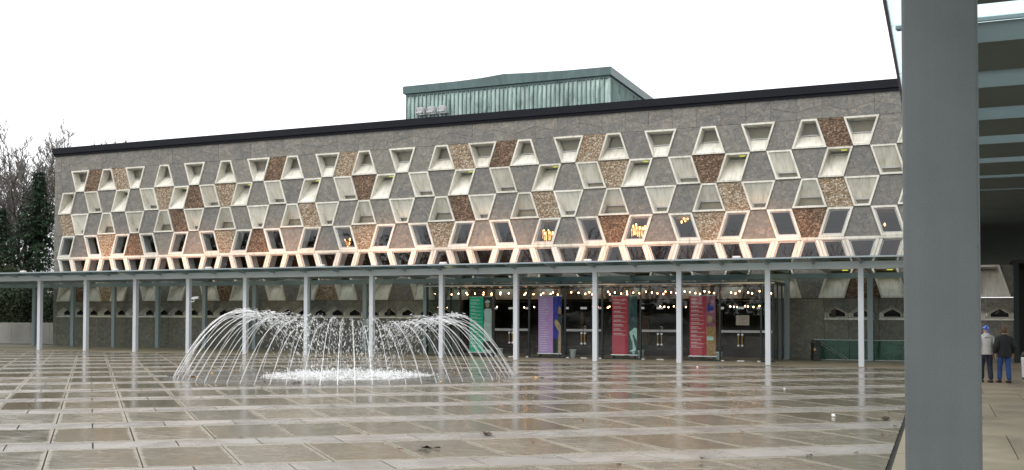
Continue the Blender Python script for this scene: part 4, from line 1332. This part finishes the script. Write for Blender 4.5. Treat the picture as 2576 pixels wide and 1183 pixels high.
for q, (x, y) in enumerate(LEAVES):
    near = y < 24.5
    gold = 26 < y < 33 and -24 < x < -12 and q % 3 != 2
    big = (x, y) in ((-7.22, 15.99), (-7.27, 13.92), (-1.05, 21.41), (-23.36, 26.57), (-22.39, 26.36), (-17.67, 25.39))
    vs, fs = leaf_mesh(q, 0.13 if big else 0.055 if near else 0.10)
    b = MB(); b.add(vs, fs)
    if big:
        vs2, fs2 = leaf_mesh(q + 99, 0.10); b.add([(a + 0.11, c + 0.05, d) for a, c, d in vs2], fs2)
        vs2, fs2 = leaf_mesh(q + 199, 0.08); b.add([(a - 0.14, c - 0.03, d) for a, c, d in vs2], fs2)
    o = b.build('fallen_leaf', 'leaf_gold' if gold else 'leaf_dark' if (big or q % 2) else 'leaf_rust')
    o.location = (x, y, 0.006); o.rotation_euler = (0, 0, random.uniform(0, 6.28))
    if gold: tag(o, 'small yellow fallen leaf lying in the fountain ring', 'leaf', 'yellow leaves in the fountain ring')
    elif big: tag(o, {-7.22: 'larger dark leaf clump in the middle foreground, farther of two', -7.27: 'dark leaf clump in the middle foreground, nearer of two', -1.05: 'dark leaf clump left of the square column', -23.36: 'dark leaf clump at the left end of the fountain ring, outer one', -22.39: 'dark leaf clump at the left end of the fountain ring, inner one', -17.67: 'dark leaf clump in front of the fountain jets'}[x], 'leaves', 'dark leaf clumps on the paving')
    else: tag(o, 'tiny brown fallen leaf lying on the wet paving', 'leaf', 'brown leaves on the paving')
for x, y, s, w in ((-2.03, 21.56, 0.05, 'crumpled white paper scrap on the paving near the square column'), (-4.01, 28.88, 0.035, 'small white paper scrap left of the column, halfway to the posts'), (-8.75, 39.23, 0.045, 'white paper scrap lying in front of the ochre patterned banner')):
    bm = bmesh.new(); bmesh.ops.create_icosphere(bm, subdivisions=2, radius=s)
    rr = random.Random(int(abs(x) * 100))
    for v in bm.verts: v.co *= rr.uniform(0.6, 1.15); v.co.z *= 0.75
    m = bpy.data.meshes.new('paper_scrap'); bm.to_mesh(m); bm.free(); m.materials.append(MAT['paper'])
    o = link('paper_scrap', m, None, (x, y, s * 0.55)); tag(o, w, 'paper')

# ================================================================== FOUNTAIN
FC = (-18.35, 29.25)
fr, fu = (math.cos(YAW), math.sin(YAW)), (-math.sin(YAW), math.cos(YAW))
RXF, RYF = 5.60, 4.75
fountain = thing('fountain', 'ring of arching white water jets meeting in a foaming centre', 'fountain', (FC[0], FC[1], 0))
def fxy(a, s=1.0):
    p, q = RXF * s * math.cos(a), RYF * s * math.sin(a)
    return p * fr[0] + q * fu[0], p * fr[1] + q * fu[1]
NJ = 70
for k in range(NJ):
    a = 2 * PI * (k + 0.5) / NJ
    rr = random.Random(k)
    b = MB()
    H = 1.80 + 0.28 * math.cos(a) ** 2 + 0.10 * math.cos(a - PI) + rr.uniform(-0.16, 0.12)
    s1 = 0.22 + rr.uniform(-0.05, 0.07)
    def P(t, da=0.0, dh=0.0, ds=0.0):
        s = lerp(1.0, s1 + ds, t)
        x, y = fxy(a + da, s)
        return (x, y, 4 * (H + dh) * t * (1 - t) + 0.015)
    tb = rr.uniform(0.36, 0.46)
    n = 16
    pts = [P(tb * q / n) for q in range(n + 1)]
    b.tube(pts, [lerp(0.0115, 0.010, q / n) * (1 + 0.25 * math.sin(q * 2.1 + k)) for q in range(n + 1)], 5)
    # the arc breaks up into strands and drops
    nd = 60
    for q in range(nd):
        t = tb + (1.0 - tb) * ((q + rr.random()) / nd) ** 0.92
        spread = (t - tb) / (1 - tb)
        da = rr.gauss(0, 0.006 + 0.045 * spread); dh = rr.gauss(0, 0.02 + 0.10 * spread); ds = rr.gauss(0, 0.02 + 0.10 * spread)
        p = Vector(P(t, da, dh, ds)); p2 = Vector(P(min(1, t + 0.02), da, dh, ds))
        d = p2 - p
        if d.length < 1e-4: d = Vector((0, 0, -1))
        if p.z < 0.01: continue
        sz = rr.uniform(0.006, 0.017) * (1.15 - 0.35 * spread)
        b.drop(p, d, sz, sz * rr.uniform(1.8, 6.0))
    for q in range(7):
        t = tb - 0.06 + 0.16 * rr.random()
        da = rr.gauss(0, 0.008); p = Vector(P(t, da)); p2 = Vector(P(t + 0.03, da))
        b.drop(p, p2 - p, rr.uniform(0.007, 0.013), rr.uniform(0.05, 0.11))
    jo = b.build('water_jet', 'water_spray', fountain); jo['kind'] = 'stuff'
b = MB()
rr = random.Random(3)
for q in range(2200):
    a = rr.uniform(0, 2 * PI); s = min(0.62, max(0.0, abs(rr.gauss(0.31, 0.10))))
    x, y = fxy(a, s)
    edge = math.exp(-((s - 0.33) / 0.12) ** 2)
    z = abs(rr.gauss(0, 0.03 + 0.055 * edge)) + 0.01
    sz = rr.uniform(0.010, 0.032)
    b.drop((x, y, z), (rr.gauss(0, 0.5), rr.gauss(0, 0.5), 1), sz, sz * rr.uniform(1.0, 2.6))
foam = b.build('foam', 'foam_white', fountain); foam['kind'] = 'stuff'
# flat froth on the water where the jets land
b = MB()
n1, n2 = 72, 8
vs = []
for i in range(n2):
    s = lerp(0.17, 0.50, i / (n2 - 1))
    for k in range(n1):
        a = 2 * PI * k / n1
        ss = s * (1 + 0.05 * math.sin(5 * a + i) + rr.uniform(-0.03, 0.03))
        x, y = fxy(a, ss)
        vs.append((x, y, 0.008 + 0.035 * math.sin(PI * i / (n2 - 1)) * rr.uniform(0.4, 1.2)))
b.add(vs, [(i * n1 + k, i * n1 + (k + 1) % n1, (i + 1) * n1 + (k + 1) % n1, (i + 1) * n1 + k) for i in range(n2 - 1) for k in range(n1)])
b.build('froth', 'foam_white', fountain, True)
b = MB()
n1 = 96
b.add([(*fxy(2 * PI * k / n1, 1.05 + 0.02 * math.sin(7 * k)), 0.0055) for k in range(n1)], [tuple(range(n1))])
b.build('water_film', 'water_film', fountain)

# ================================================================== PEOPLE
def skin_mesh(name, verts, edges, rads, mat, sub=2, root=0):
    m = bpy.data.meshes.new('tmp_' + name)
    m.from_pydata(verts, edges, [])
    o = bpy.data.objects.new('tmp_' + name, m)
    COL.objects.link(o)
    md = o.modifiers.new('skin', 'SKIN'); md.use_smooth_shade = True; md.branch_smoothing = 0.6
    sk = m.skin_vertices[0].data
    for i, r in enumerate(rads):
        sk[i].radius = (r, r) if isinstance(r, (int, float)) else r
        sk[i].use_root = (i == root)
    s = o.modifiers.new('sub', 'SUBSURF'); s.levels = sub; s.render_levels = sub
    dg = bpy.context.evaluated_depsgraph_get()
    me = bpy.data.meshes.new_from_object(o.evaluated_get(dg))
    me.name = name
    bpy.data.objects.remove(o); bpy.data.meshes.remove(m)
    me.materials.clear(); me.materials.append(MAT[mat])
    me.polygons.foreach_set('use_smooth', [True] * len(me.polygons))
    return me
def person(label, loc, rot, top, top_r, legs, hat, hair, H, stride, bulky, sleeve):
    """back view, walking away (+y is forward)."""
    t = thing('person', label, 'person', loc, 'two people walking to the doorway')
    t.rotation_euler = (0, 0, rot)
    k = H / 1.75
    S = stride
    sh = 0.205 if bulky else 0.185
    lf, rf = (-0.11, S, 0.09), (0.10, -S * 0.8, 0.09)
    J = {
        'pel': (0, 0, 0.93), 'bel': (0, 0.0, 1.10), 'che': (0, 0.01, 1.30), 'neb': (0, 0.0, 1.45), 'nec': (0, 0.01, 1.52), 'hd0': (0, 0.025, 1.60), 'hd1': (0, 0.025, 1.70),
        'hl': (-0.095, 0, 0.88), 'kl': (-0.105, S * 0.55 + 0.05, 0.50), 'al': lf, 'tl': (lf[0] - 0.02, lf[1] + 0.15, 0.035),
        'hr': (0.095, 0, 0.88), 'kr': (0.10, -S * 0.25 + 0.03, 0.50), 'ar': rf, 'tr': (rf[0] + 0.02, rf[1] + 0.15, 0.035),
        'sl': (-sh * 0.9, 0, 1.36), 'el': (-sh - 0.075, -0.06, 1.14), 'wl': (-sh - 0.05, 0.06, 0.92),
        'sr': (sh * 0.9, 0, 1.36), 'er': (sh + 0.075, -0.07, 1.14), 'wr': (sh + 0.05, 0.05, 0.92)}
    names = list(J)
    E = [('pel', 'bel'), ('bel', 'che'), ('che', 'neb'), ('neb', 'nec'), ('nec', 'hd0'), ('hd0', 'hd1'), ('pel', 'hl'), ('hl', 'kl'), ('kl', 'al'), ('al', 'tl'), ('pel', 'hr'), ('hr', 'kr'), ('kr', 'ar'), ('ar', 'tr'),
         ('neb', 'sl'), ('sl', 'el'), ('el', 'wl'), ('neb', 'sr'), ('sr', 'er'), ('er', 'wr')]
    R = {'pel': (0.112, 0.088), 'bel': (0.105, 0.08), 'che': (0.12, 0.09), 'neb': (0.08, 0.065), 'nec': 0.055, 'hd0': (0.075, 0.09), 'hd1': (0.068, 0.085), 'hl': 0.085, 'kl': 0.058, 'al': 0.043, 'tl': 0.035, 'hr': 0.085, 'kr': 0.058, 'ar': 0.043, 'tr': 0.035,
         'sl': 0.038, 'el': 0.040, 'wl': 0.030, 'sr': 0.038, 'er': 0.043, 'wr': 0.030}
    # hands: palm and five fingers each, grown from the wrist
    for s, w in (('l', -1), ('r', 1)):
        wx, wy, wz = J['w' + s]
        J['p' + s] = (wx + 0.004 * w, wy + 0.02, wz - 0.07); R['p' + s] = (0.034, 0.018); E.append(('w' + s, 'p' + s))
        for q in range(4):
            nm = 'f%s%d' % (s, q)
            fy_ = wy + 0.052 - 0.021 * q; ln = (0.072, 0.082, 0.076, 0.060)[q]
            J[nm + 'a'] = (wx, fy_, wz - 0.115); R[nm + 'a'] = 0.010; E.append(('p' + s, nm + 'a'))
            J[nm + 'b'] = (wx - 0.012 * w, fy_, wz - 0.115 - ln * 0.6); R[nm + 'b'] = 0.009; E.append((nm + 'a', nm + 'b'))
            J[nm + 'c'] = (wx - 0.03 * w, fy_, wz - 0.115 - ln); R[nm + 'c'] = 0.008; E.append((nm + 'b', nm + 'c'))
        J['t' + s + 'a'] = (wx - 0.006 * w, wy + 0.062, wz - 0.075); R['t' + s + 'a'] = 0.011; E.append(('p' + s, 't' + s + 'a'))
        J['t' + s + 'b'] = (wx - 0.014 * w, wy + 0.078, wz - 0.115); R['t' + s + 'b'] = 0.009; E.append(('t' + s + 'a', 't' + s + 'b'))
    names = list(J)
    sc_ = lambda p: (p[0] * k, p[1] * k, p[2] * k)
    rk = lambda r: r * k if isinstance(r, (int, float)) else (r[0] * k, r[1] * k)
    me = skin_mesh('body', [sc_(J[n]) for n in names], [(names.index(a), names.index(b)) for a, b in E], [rk(R[n]) for n in names], 'skin', 2, 0)
    body = link('body', me, t)
    # face: nose, ears, mouth
    b = MB()
    hx, hy, hz = 0, 0.025 * k, 1.64 * k
    b.drop((hx, hy + 0.095 * k, hz), (0, 1, -0.3), 0.014, 0.025)
    for w in (-1, 1):
        b.drop((hx + 0.082 * k * w, hy - 0.01, hz), (0, -0.2, 1), 0.016, 0.032)
    b.build('ears_and_nose', 'skin', t)
    b = MB()
    for w in (-1, 1): b.drop((hx + 0.030 * w, hy + 0.086 * k, hz + 0.012), (1, 0, 0), 0.006, 0.012)
    b.drop((hx, hy + 0.085 * k, hz - 0.055), (1, 0, 0), 0.006, 0.022)
    b.build('eyes_and_mouth', 'shoe', t)
    # trousers
    g = 0.022
    jn = ['bel0', 'pel', 'hl', 'kl', 'al0', 'hr', 'kr', 'ar0']
    JJ = dict(J); JJ['bel0'] = (0, 0, 1.08); JJ['al0'] = (lf[0], lf[1] - 0.005, 0.075); JJ['ar0'] = (rf[0], rf[1] - 0.005, 0.075)
    RR = {'bel0': (0.145, 0.115), 'pel': (0.152, 0.125), 'hl': 0.108, 'kl': 0.082, 'al0': 0.078, 'hr': 0.108, 'kr': 0.082, 'ar0': 0.078}
    me = skin_mesh('trousers', [sc_(JJ[n]) for n in jn], [(0, 1), (1, 2), (2, 3), (3, 4), (1, 5), (5, 6), (6, 7)], [rk(RR[n]) for n in jn], legs, 2, 1)
    link('trousers', me, t)
    # jacket or hooded top
    bw = 1.24 if bulky else 1.04
    hz = 0.80 if bulky else 0.86
    prof = [(hz, 0.150, 0.118), (hz + 0.015, 0.166, 0.130), (hz + 0.05, 0.160, 0.126), (hz + 0.09, 0.172, 0.134), (1.06, 0.168, 0.132), (1.14, 0.172, 0.134), (1.24, 0.182, 0.136), (1.32, 0.190, 0.134), (1.38, 0.196, 0.126), (1.425, 0.188, 0.116), (1.462, 0.150, 0.100), (1.485, 0.098, 0.086), (1.52, 0.074, 0.078), (1.525, 0.060, 0.065)]
    b = MB()
    n1 = 24
    vs = []
    for z_, rx_, ry_ in prof:
        for q in range(n1):
            a_ = 2 * PI * q / n1
            fold = 1 + 0.012 * math.sin(3 * a_ + z_ * 40) + 0.010 * math.sin(7 * a_ - z_ * 23)
            ww = bw if z_ < 1.44 else 1.0
            vs.append(sc_((rx_ * ww * fold * math.cos(a_), ry_ * ww * fold * math.sin(a_) + (0.005 if z_ > 1.4 else 0), z_)))
    b.add(vs, [(q * n1 + w_, q * n1 + (w_ + 1) % n1, (q + 1) * n1 + (w_ + 1) % n1, (q + 1) * n1 + w_) for q in range(len(prof) - 1) for w_ in range(n1)] + [tuple(range(n1 - 1, -1, -1))])
    me = b.mesh('jacket', top, True)
    jk = link('jacket', me, t)
    for s, w in (('l', -1), ('r', 1)):
        e_, w_ = Vector(J['e' + s]), Vector(J['w' + s])
        en = e_.lerp(w_, 1.0 if sleeve else 0.40)
        me = skin_mesh('sleeve', [sc_(p) for p in ((0.09 * w, 0, 1.38), (sh * 0.93 * w, 0, 1.375), tuple((Vector(J['s' + s]) + e_) / 2), tuple(e_), tuple(e_.lerp(en, 0.6)), tuple(en))], [(q, q + 1) for q in range(5)],
                       [rk(r) for r in (0.085 * bw, 0.086 * bw, 0.076 * bw, 0.070 * bw, 0.062 * bw, 0.048 * bw)], top, 2, 2)
        link('sleeve', me, jk)
    if not bulky:   # hood lying on the back
        me = skin_mesh('hood', [sc_(p) for p in ((-0.10, -0.03, 1.47), (-0.06, -0.10, 1.42), (0, -0.125, 1.39), (0.06, -0.10, 1.42), (0.10, -0.03, 1.47))], [(0, 1), (1, 2), (2, 3), (3, 4)], [rk(r) for r in (0.035, 0.05, 0.06, 0.05, 0.035)], top, 2, 2)
        link('hood', me, t)
    # hair or head scarf
    bm = bmesh.new(); bmesh.ops.create_icosphere(bm, subdivisions=3, radius=1)
    rr = random.Random(int(H * 1000))
    for v in bm.verts:
        n_ = 1 + (0.05 * rr.uniform(-1, 1) if hair else 0)
        low = 0.145 if hair else 0.08
        fz = v.co.z
        y = v.co.y
        v.co = Vector((v.co.x * 0.092 * n_, v.co.y * 0.108 * n_ - 0.0 + 0.012, v.co.z * (0.105 if fz > 0 else low) * n_)) * k
        if y > 0.25 and fz < 0.25: v.co.y *= 0.55      # open at the face
        v.co += Vector((0, 0.012, 1.665)) * k
    m = bpy.data.meshes.new('hair'); bm.to_mesh(m); bm.free(); m.materials.append(MAT[hat])
    m.polygons.foreach_set('use_smooth', [True] * len(m.polygons))
    link('hair' if hair else 'head_scarf', m, t)
    if not hair:
        b = MB(); b.tube([(0, -0.09 * k, 1.62 * k), (0.01, -0.13 * k, 1.57 * k), (0.03, -0.14 * k, 1.49 * k)], [0.022, 0.026, 0.008], 6); b.build('scarf_knot', hat, t, True)
    for (x, y, z) in (lf, rf):
        b = MB(); b.bbox(-0.047, 0.047, -0.075, 0.19, 0.0, 0.085, 0.03)
        b.v = [(xx + x * k, yy + y * k, zz_ * (1.0 if yy < 0.05 else 0.75) + 0.002) for xx, yy, zz_ in b.v]
        b.build('shoe', 'shoe', t, True)
    return t
person('person in a light grey hooded top, blue patterned head scarf and dark trousers', (1.26, 34.35, 0), 0.35, 'grey_knit', 0, 'navy_cloth', 'blue_bandana', False, 1.74, 0.10, False, False)
person('person in a black padded jacket and blue jeans with brown hair', (1.76, 34.35, 0), 0.30, 'black_cloth', 0, 'denim', 'hair_brown', True, 1.70, 0.13, True, True)

# ================================================================== TREES
def tree_geo(H, seed, levels, tr, cr, spread=0.8, thin=0.008):
    rr = random.Random(seed)
    def grow(p, d, ln, r, lev):
        n = 5 if lev < 2 else 4 if lev < 4 else 2
        pts = [p]; dd = d.copy()
        for q in range(n):
            wob = 0.07 if lev == 0 else 0.16
            dd = (dd + Vector((rr.gauss(0, wob), rr.gauss(0, wob), rr.gauss(0.05 if lev else 0, 0.06)))).normalized()
            pts.append(pts[-1] + dd * ln / n)
        r2 = max(thin * 0.6, r * (0.7 if lev == 0 else 0.45))
        rads = [lerp(r, r2, q / n) for q in range(n + 1)]
        (tr if lev < 3 else cr).tube(pts, rads, 8 if lev == 0 else 5 if lev < 3 else 3, 0, False)
        if lev >= levels: return
        kids = 5 if lev == 0 else 7 if lev == 1 else 5 if lev < 4 else 6
        for q in range(kids):
            f = rr.uniform(0.75, 1.0) if lev == 0 else 1.0 if q == 0 else rr.uniform(0.22, 1.0)
            i = min(n - 1, int(f * n)); fp = f * n - i
            bp = pts[i].lerp(pts[i + 1], min(1, fp))
            az = 2 * PI * (q + rr.random() * 0.7) / kids
            ax = Vector((math.cos(az), math.sin(az), 0.15))
            loc = (pts[i + 1] - pts[i]).normalized()
            if lev == 0: nd = (loc * 1.0 + ax * rr.uniform(0.28, 0.62)).normalized()
            else: nd = (loc * (1.0 if q == 0 else 0.7) + ax * (0.18 if q == 0 else spread * rr.uniform(0.6, 1.2)) + Vector((0, 0, 0.18))).normalized()
            l2 = H * 0.36 * rr.uniform(0.8, 1.1) if lev == 0 else ln * (rr.uniform(0.5, 0.62) if q == 0 else rr.uniform(0.34, 0.60)) * (1.15 - 0.35 * f)
            grow(bp, nd, l2, max(thin, r2 * (0.62 if lev == 0 else 0.8 if q == 0 else rr.uniform(0.4, 0.6))), lev + 1)
    grow(Vector((0, 0, -0.05)), Vector((rr.gauss(0, 0.03), rr.gauss(0, 0.03), 1)).normalized(), H * 0.30, H * 0.017, 0)
    zs = sorted(v[2] for v in cr.v)
    k = H / zs[int(len(zs) * 0.975)]
    for m in (tr, cr):
        m.v = [(x * k, y * k, z * k if z > 0 else z) for x, y, z in m.v]
def bare_tree(name, label, loc, H, seed, levels=5, group='bare trees left of the theatre'):
    t = thing(name, label, 'tree', loc, group)
    tr, cr = MB(), MB()
    tree_geo(H, seed, levels, tr, cr, 0.74, 0.017)
    tr.build('trunk', 'bark', t, True); cr.build('crown', 'twig', t)
    return t
def conifer(label, loc, H, W, seed, group='evergreens left of the theatre'):
    rr = random.Random(seed)
    t = thing('conifer_tree', label, 'tree', loc, group)
    b = MB(); b.tube([(0, 0, -0.05), (0.05, 0, H * 0.5), (0, 0.04, H * 0.98)], [H * 0.018, H * 0.011, 0.015], 8); b.build('trunk', 'bark', t, True)
    b = MB()
    z = 0.4
    while z < H * 0.985:
        f = z / H
        L = W * (1 - f) ** 0.9 * rr.uniform(0.62, 1.12) + 0.12
        nb_ = 9 if f < 0.7 else 7
        a0 = rr.uniform(0, 6.28)
        for q in range(nb_):
            a = a0 + 2 * PI * q / nb_ + rr.uniform(-0.25, 0.25)
            l2 = L * rr.uniform(0.65, 1.12)
            ca, sa = math.cos(a), math.sin(a)
            m_ = max(4, int(l2 / 0.16))
            for w in range(m_):
                u = (w + 0.5) / m_
                rad = u * l2
                zz_ = z + 0.10 * l2 * u - 0.36 * l2 * u * u + rr.gauss(0, 0.05)
                for s_ in range(11):
                    off = rr.gauss(0, 0.24 * (1.15 - 0.5 * u))
                    cx, cy = ca * rad - sa * off, sa * rad + ca * off
                    ln = rr.uniform(0.18, 0.45); wd = rr.uniform(0.022, 0.055)
                    an = a + rr.gauss(0, 0.8); dx, dy = math.cos(an), math.sin(an)
                    dz = rr.uniform(-0.7, 0.15)
                    zc = zz_ + rr.gauss(0, 0.05)
                    b.add([(cx - dy * wd, cy + dx * wd, zc), (cx + dy * wd, cy - dx * wd, zc), (cx + dx * ln, cy + dy * ln, zc + dz * ln)], [(0, 1, 2)])
        z += rr.uniform(0.24, 0.42) * (1.25 - 0.4 * f)
    b.build('crown', 'needles', t)
    return t
def evergreen(label, loc, rx, ry, h, seed, n=9000):
    rr = random.Random(seed)
    t = thing('evergreen_shrub', label, 'shrub', loc, 'dark shrubs behind the retaining wall')
    b = MB()
    for q in range(4):
        b.tube([(rr.uniform(-.3, .3), rr.uniform(-.3, .3), -0.05), (rr.uniform(-.6, .6) * rx, rr.uniform(-.4, .4) * ry, h * 0.7)], [0.09, 0.03], 5)
    b.build('trunk', 'bark', t)
    b = MB()
    lobes = [(rr.uniform(-0.6, 0.6) * rx, rr.uniform(-0.5, 0.5) * ry, rr.uniform(0.15, 0.85) * h, rr.uniform(0.28, 0.5)) for _ in range(26)]
    for q in range(n):
        lx, ly, lz, lr = rr.choice(lobes)
        v = Vector((rr.gauss(0, 1), rr.gauss(0, 1), rr.gauss(0, 1))).normalized() * rr.uniform(0.55, 1.05) * lr
        x, y, z = lx + v.x * rx, ly + v.y * ry, lz + v.z * h * 0.55
        if z < 0.02: continue
        s_ = rr.uniform(0.06, 0.13)
        d = Vector((rr.gauss(0, 1), rr.gauss(0, 1), rr.gauss(-0.2, 0.8))).normalized(); e = d.cross(Vector((rr.gauss(0, 1), rr.gauss(0, 1), rr.gauss(0, 1)))).normalized()
        p = Vector((x, y, z))
        b.add([(p - e * s_ * 0.5)[:], (p + d * s_ * 1.3)[:], (p + e * s_ * 0.5)[:], (p - d * s_ * 0.5)[:]], [(0, 1, 2, 3)])
    b.build('crown', 'shrub_leaf', t)
    return t
conifer('tall dark conifer beside the left corner of the theatre', (-64.8, 58.5, 0), 13.4, 5.6, 11)
conifer('broad dark conifer at the left edge, lower than its neighbour', (-69.4, 59.0, 0), 10.6, 5.0, 12)
conifer('slim dark conifer tucked against the theatre corner', (-62.2, 59.5, 0), 9.0, 3.0, 13)
conifer('small conifer at the far left behind the retaining wall', (-73.5, 61.0, 0), 9.0, 3.6, 14)
bare_tree('bare_tree', 'tallest bare tree, rising behind the conifers at the left edge', (-75.3, 66.5, 0), 17.6, 21)
bare_tree('bare_tree', 'bare tree with fine twigs behind the tall conifer', (-72.2, 67.5, 0), 16.2, 22)
bare_tree('bare_tree', 'bare tree leaning close to the theatre corner', (-72.3, 63.5, 0), 13.6, 23)
bare_tree('bare_tree', 'bare tree whose twig tips show just above the theatre roof corner', (-76.5, 74.0, 0), 17.6, 24)
bare_tree('bare_tree', 'bare tree cut by the left edge of the view', (-79.5, 68.0, 0), 17.4, 25)
for q, (x, y, h, w) in enumerate(((-59.5, 55.0, 4.6, 'nearest the theatre corner'), (-63.2, 55.2, 5.6, 'second from the theatre corner'), (-66.8, 55.0, 6.2, 'third from the theatre corner'), (-70.8, 56.0, 6.0, 'farthest from the theatre'))):
    evergreen('dense dark shrub behind the retaining wall, %s' % w, (x, y, 0), 3.0, 2.2, h, 40 + q)

# the wood around the square, behind the viewer, which the glass reflects
var = []
for q in range(4):
    tr, cr = MB(), MB(); tree_geo(15.0, 60 + q, 3, tr, cr, 0.9, 0.03); tr.add(cr.v, cr.f); var.append(tr)
b = MB(); rr = random.Random(5)
for q in range(96):
    an = math.radians(lerp(165, 335, (q + rr.random()) / 96))      # from the left of the square round to the right rear
    R_ = rr.uniform(78, 118)
    x, y = R_ * math.cos(an), R_ * math.sin(an)
    if x < -50 and y > 20: x -= 25
    m = var[rr.randrange(4)]; k = rr.uniform(0.75, 1.15); ro = rr.uniform(0, 6.28)
    c_, s_ = math.cos(ro) * k, math.sin(ro) * k
    b.add([(x + vx * c_ - vy * s_, y + vx * s_ + vy * c_, vz * k) for vx, vy, vz in m.v], m.f)
o = b.build('distant_wood', 'twig'); tag(o, 'bare wood around the square, seen only mirrored in the glass', 'trees', kind='stuff')
b = MB()
for q in range(40000):
    ad = rr.choice((rr.uniform(148, 225), rr.uniform(148, 338))); an = math.radians(ad); R_ = rr.uniform(78, 108)
    h = (12.0 if ad < 212 else lerp(12.0, 4.0, min(1, (ad - 212) / 38))) + 2.6 * math.sin(an * 9) * math.sin(an * 23 + 1) + rr.gauss(0, 0.5)
    z = rr.uniform(0, max(1.2, h)); s_ = rr.uniform(0.25, 0.6)
    x, y = R_ * math.cos(an), R_ * math.sin(an)
    d = Vector((rr.gauss(0, 1), rr.gauss(0, 1), rr.gauss(0, 1))).normalized(); e = d.cross(Vector((rr.gauss(0, 1), rr.gauss(0, 1), rr.gauss(0, 1)))).normalized()
    p = Vector((x, y, z))
    b.add([(p - e * s_)[:], (p + d * s_)[:], (p + e * s_)[:]], [(0, 1, 2)])
for q in range(170):          # unseen opaque ring, added to darken what the glass reflects
    a0, a1 = lerp(146, 338, q / 170), lerp(146, 338, (q + 1) / 170)
    hh = (11.0 if a0 < 212 else lerp(11.0, 2.5, min(1, (a0 - 212) / 38))) * rr.uniform(0.75, 1.0)
    P4 = [(104 * math.cos(math.radians(x_)), 104 * math.sin(math.radians(x_))) for x_ in (a0, a1)]
    b.add([(P4[0][0], P4[0][1], 0), (P4[1][0], P4[1][1], 0), (P4[1][0], P4[1][1], hh), (P4[0][0], P4[0][1], hh * rr.uniform(0.9, 1.1))], [(0, 1, 2, 3)])
o = b.build('added_undergrowth', 'shrub_leaf'); tag(o, 'added dark undergrowth behind the viewer, unseen, darkening the glass reflections', 'undergrowth', kind='stuff')
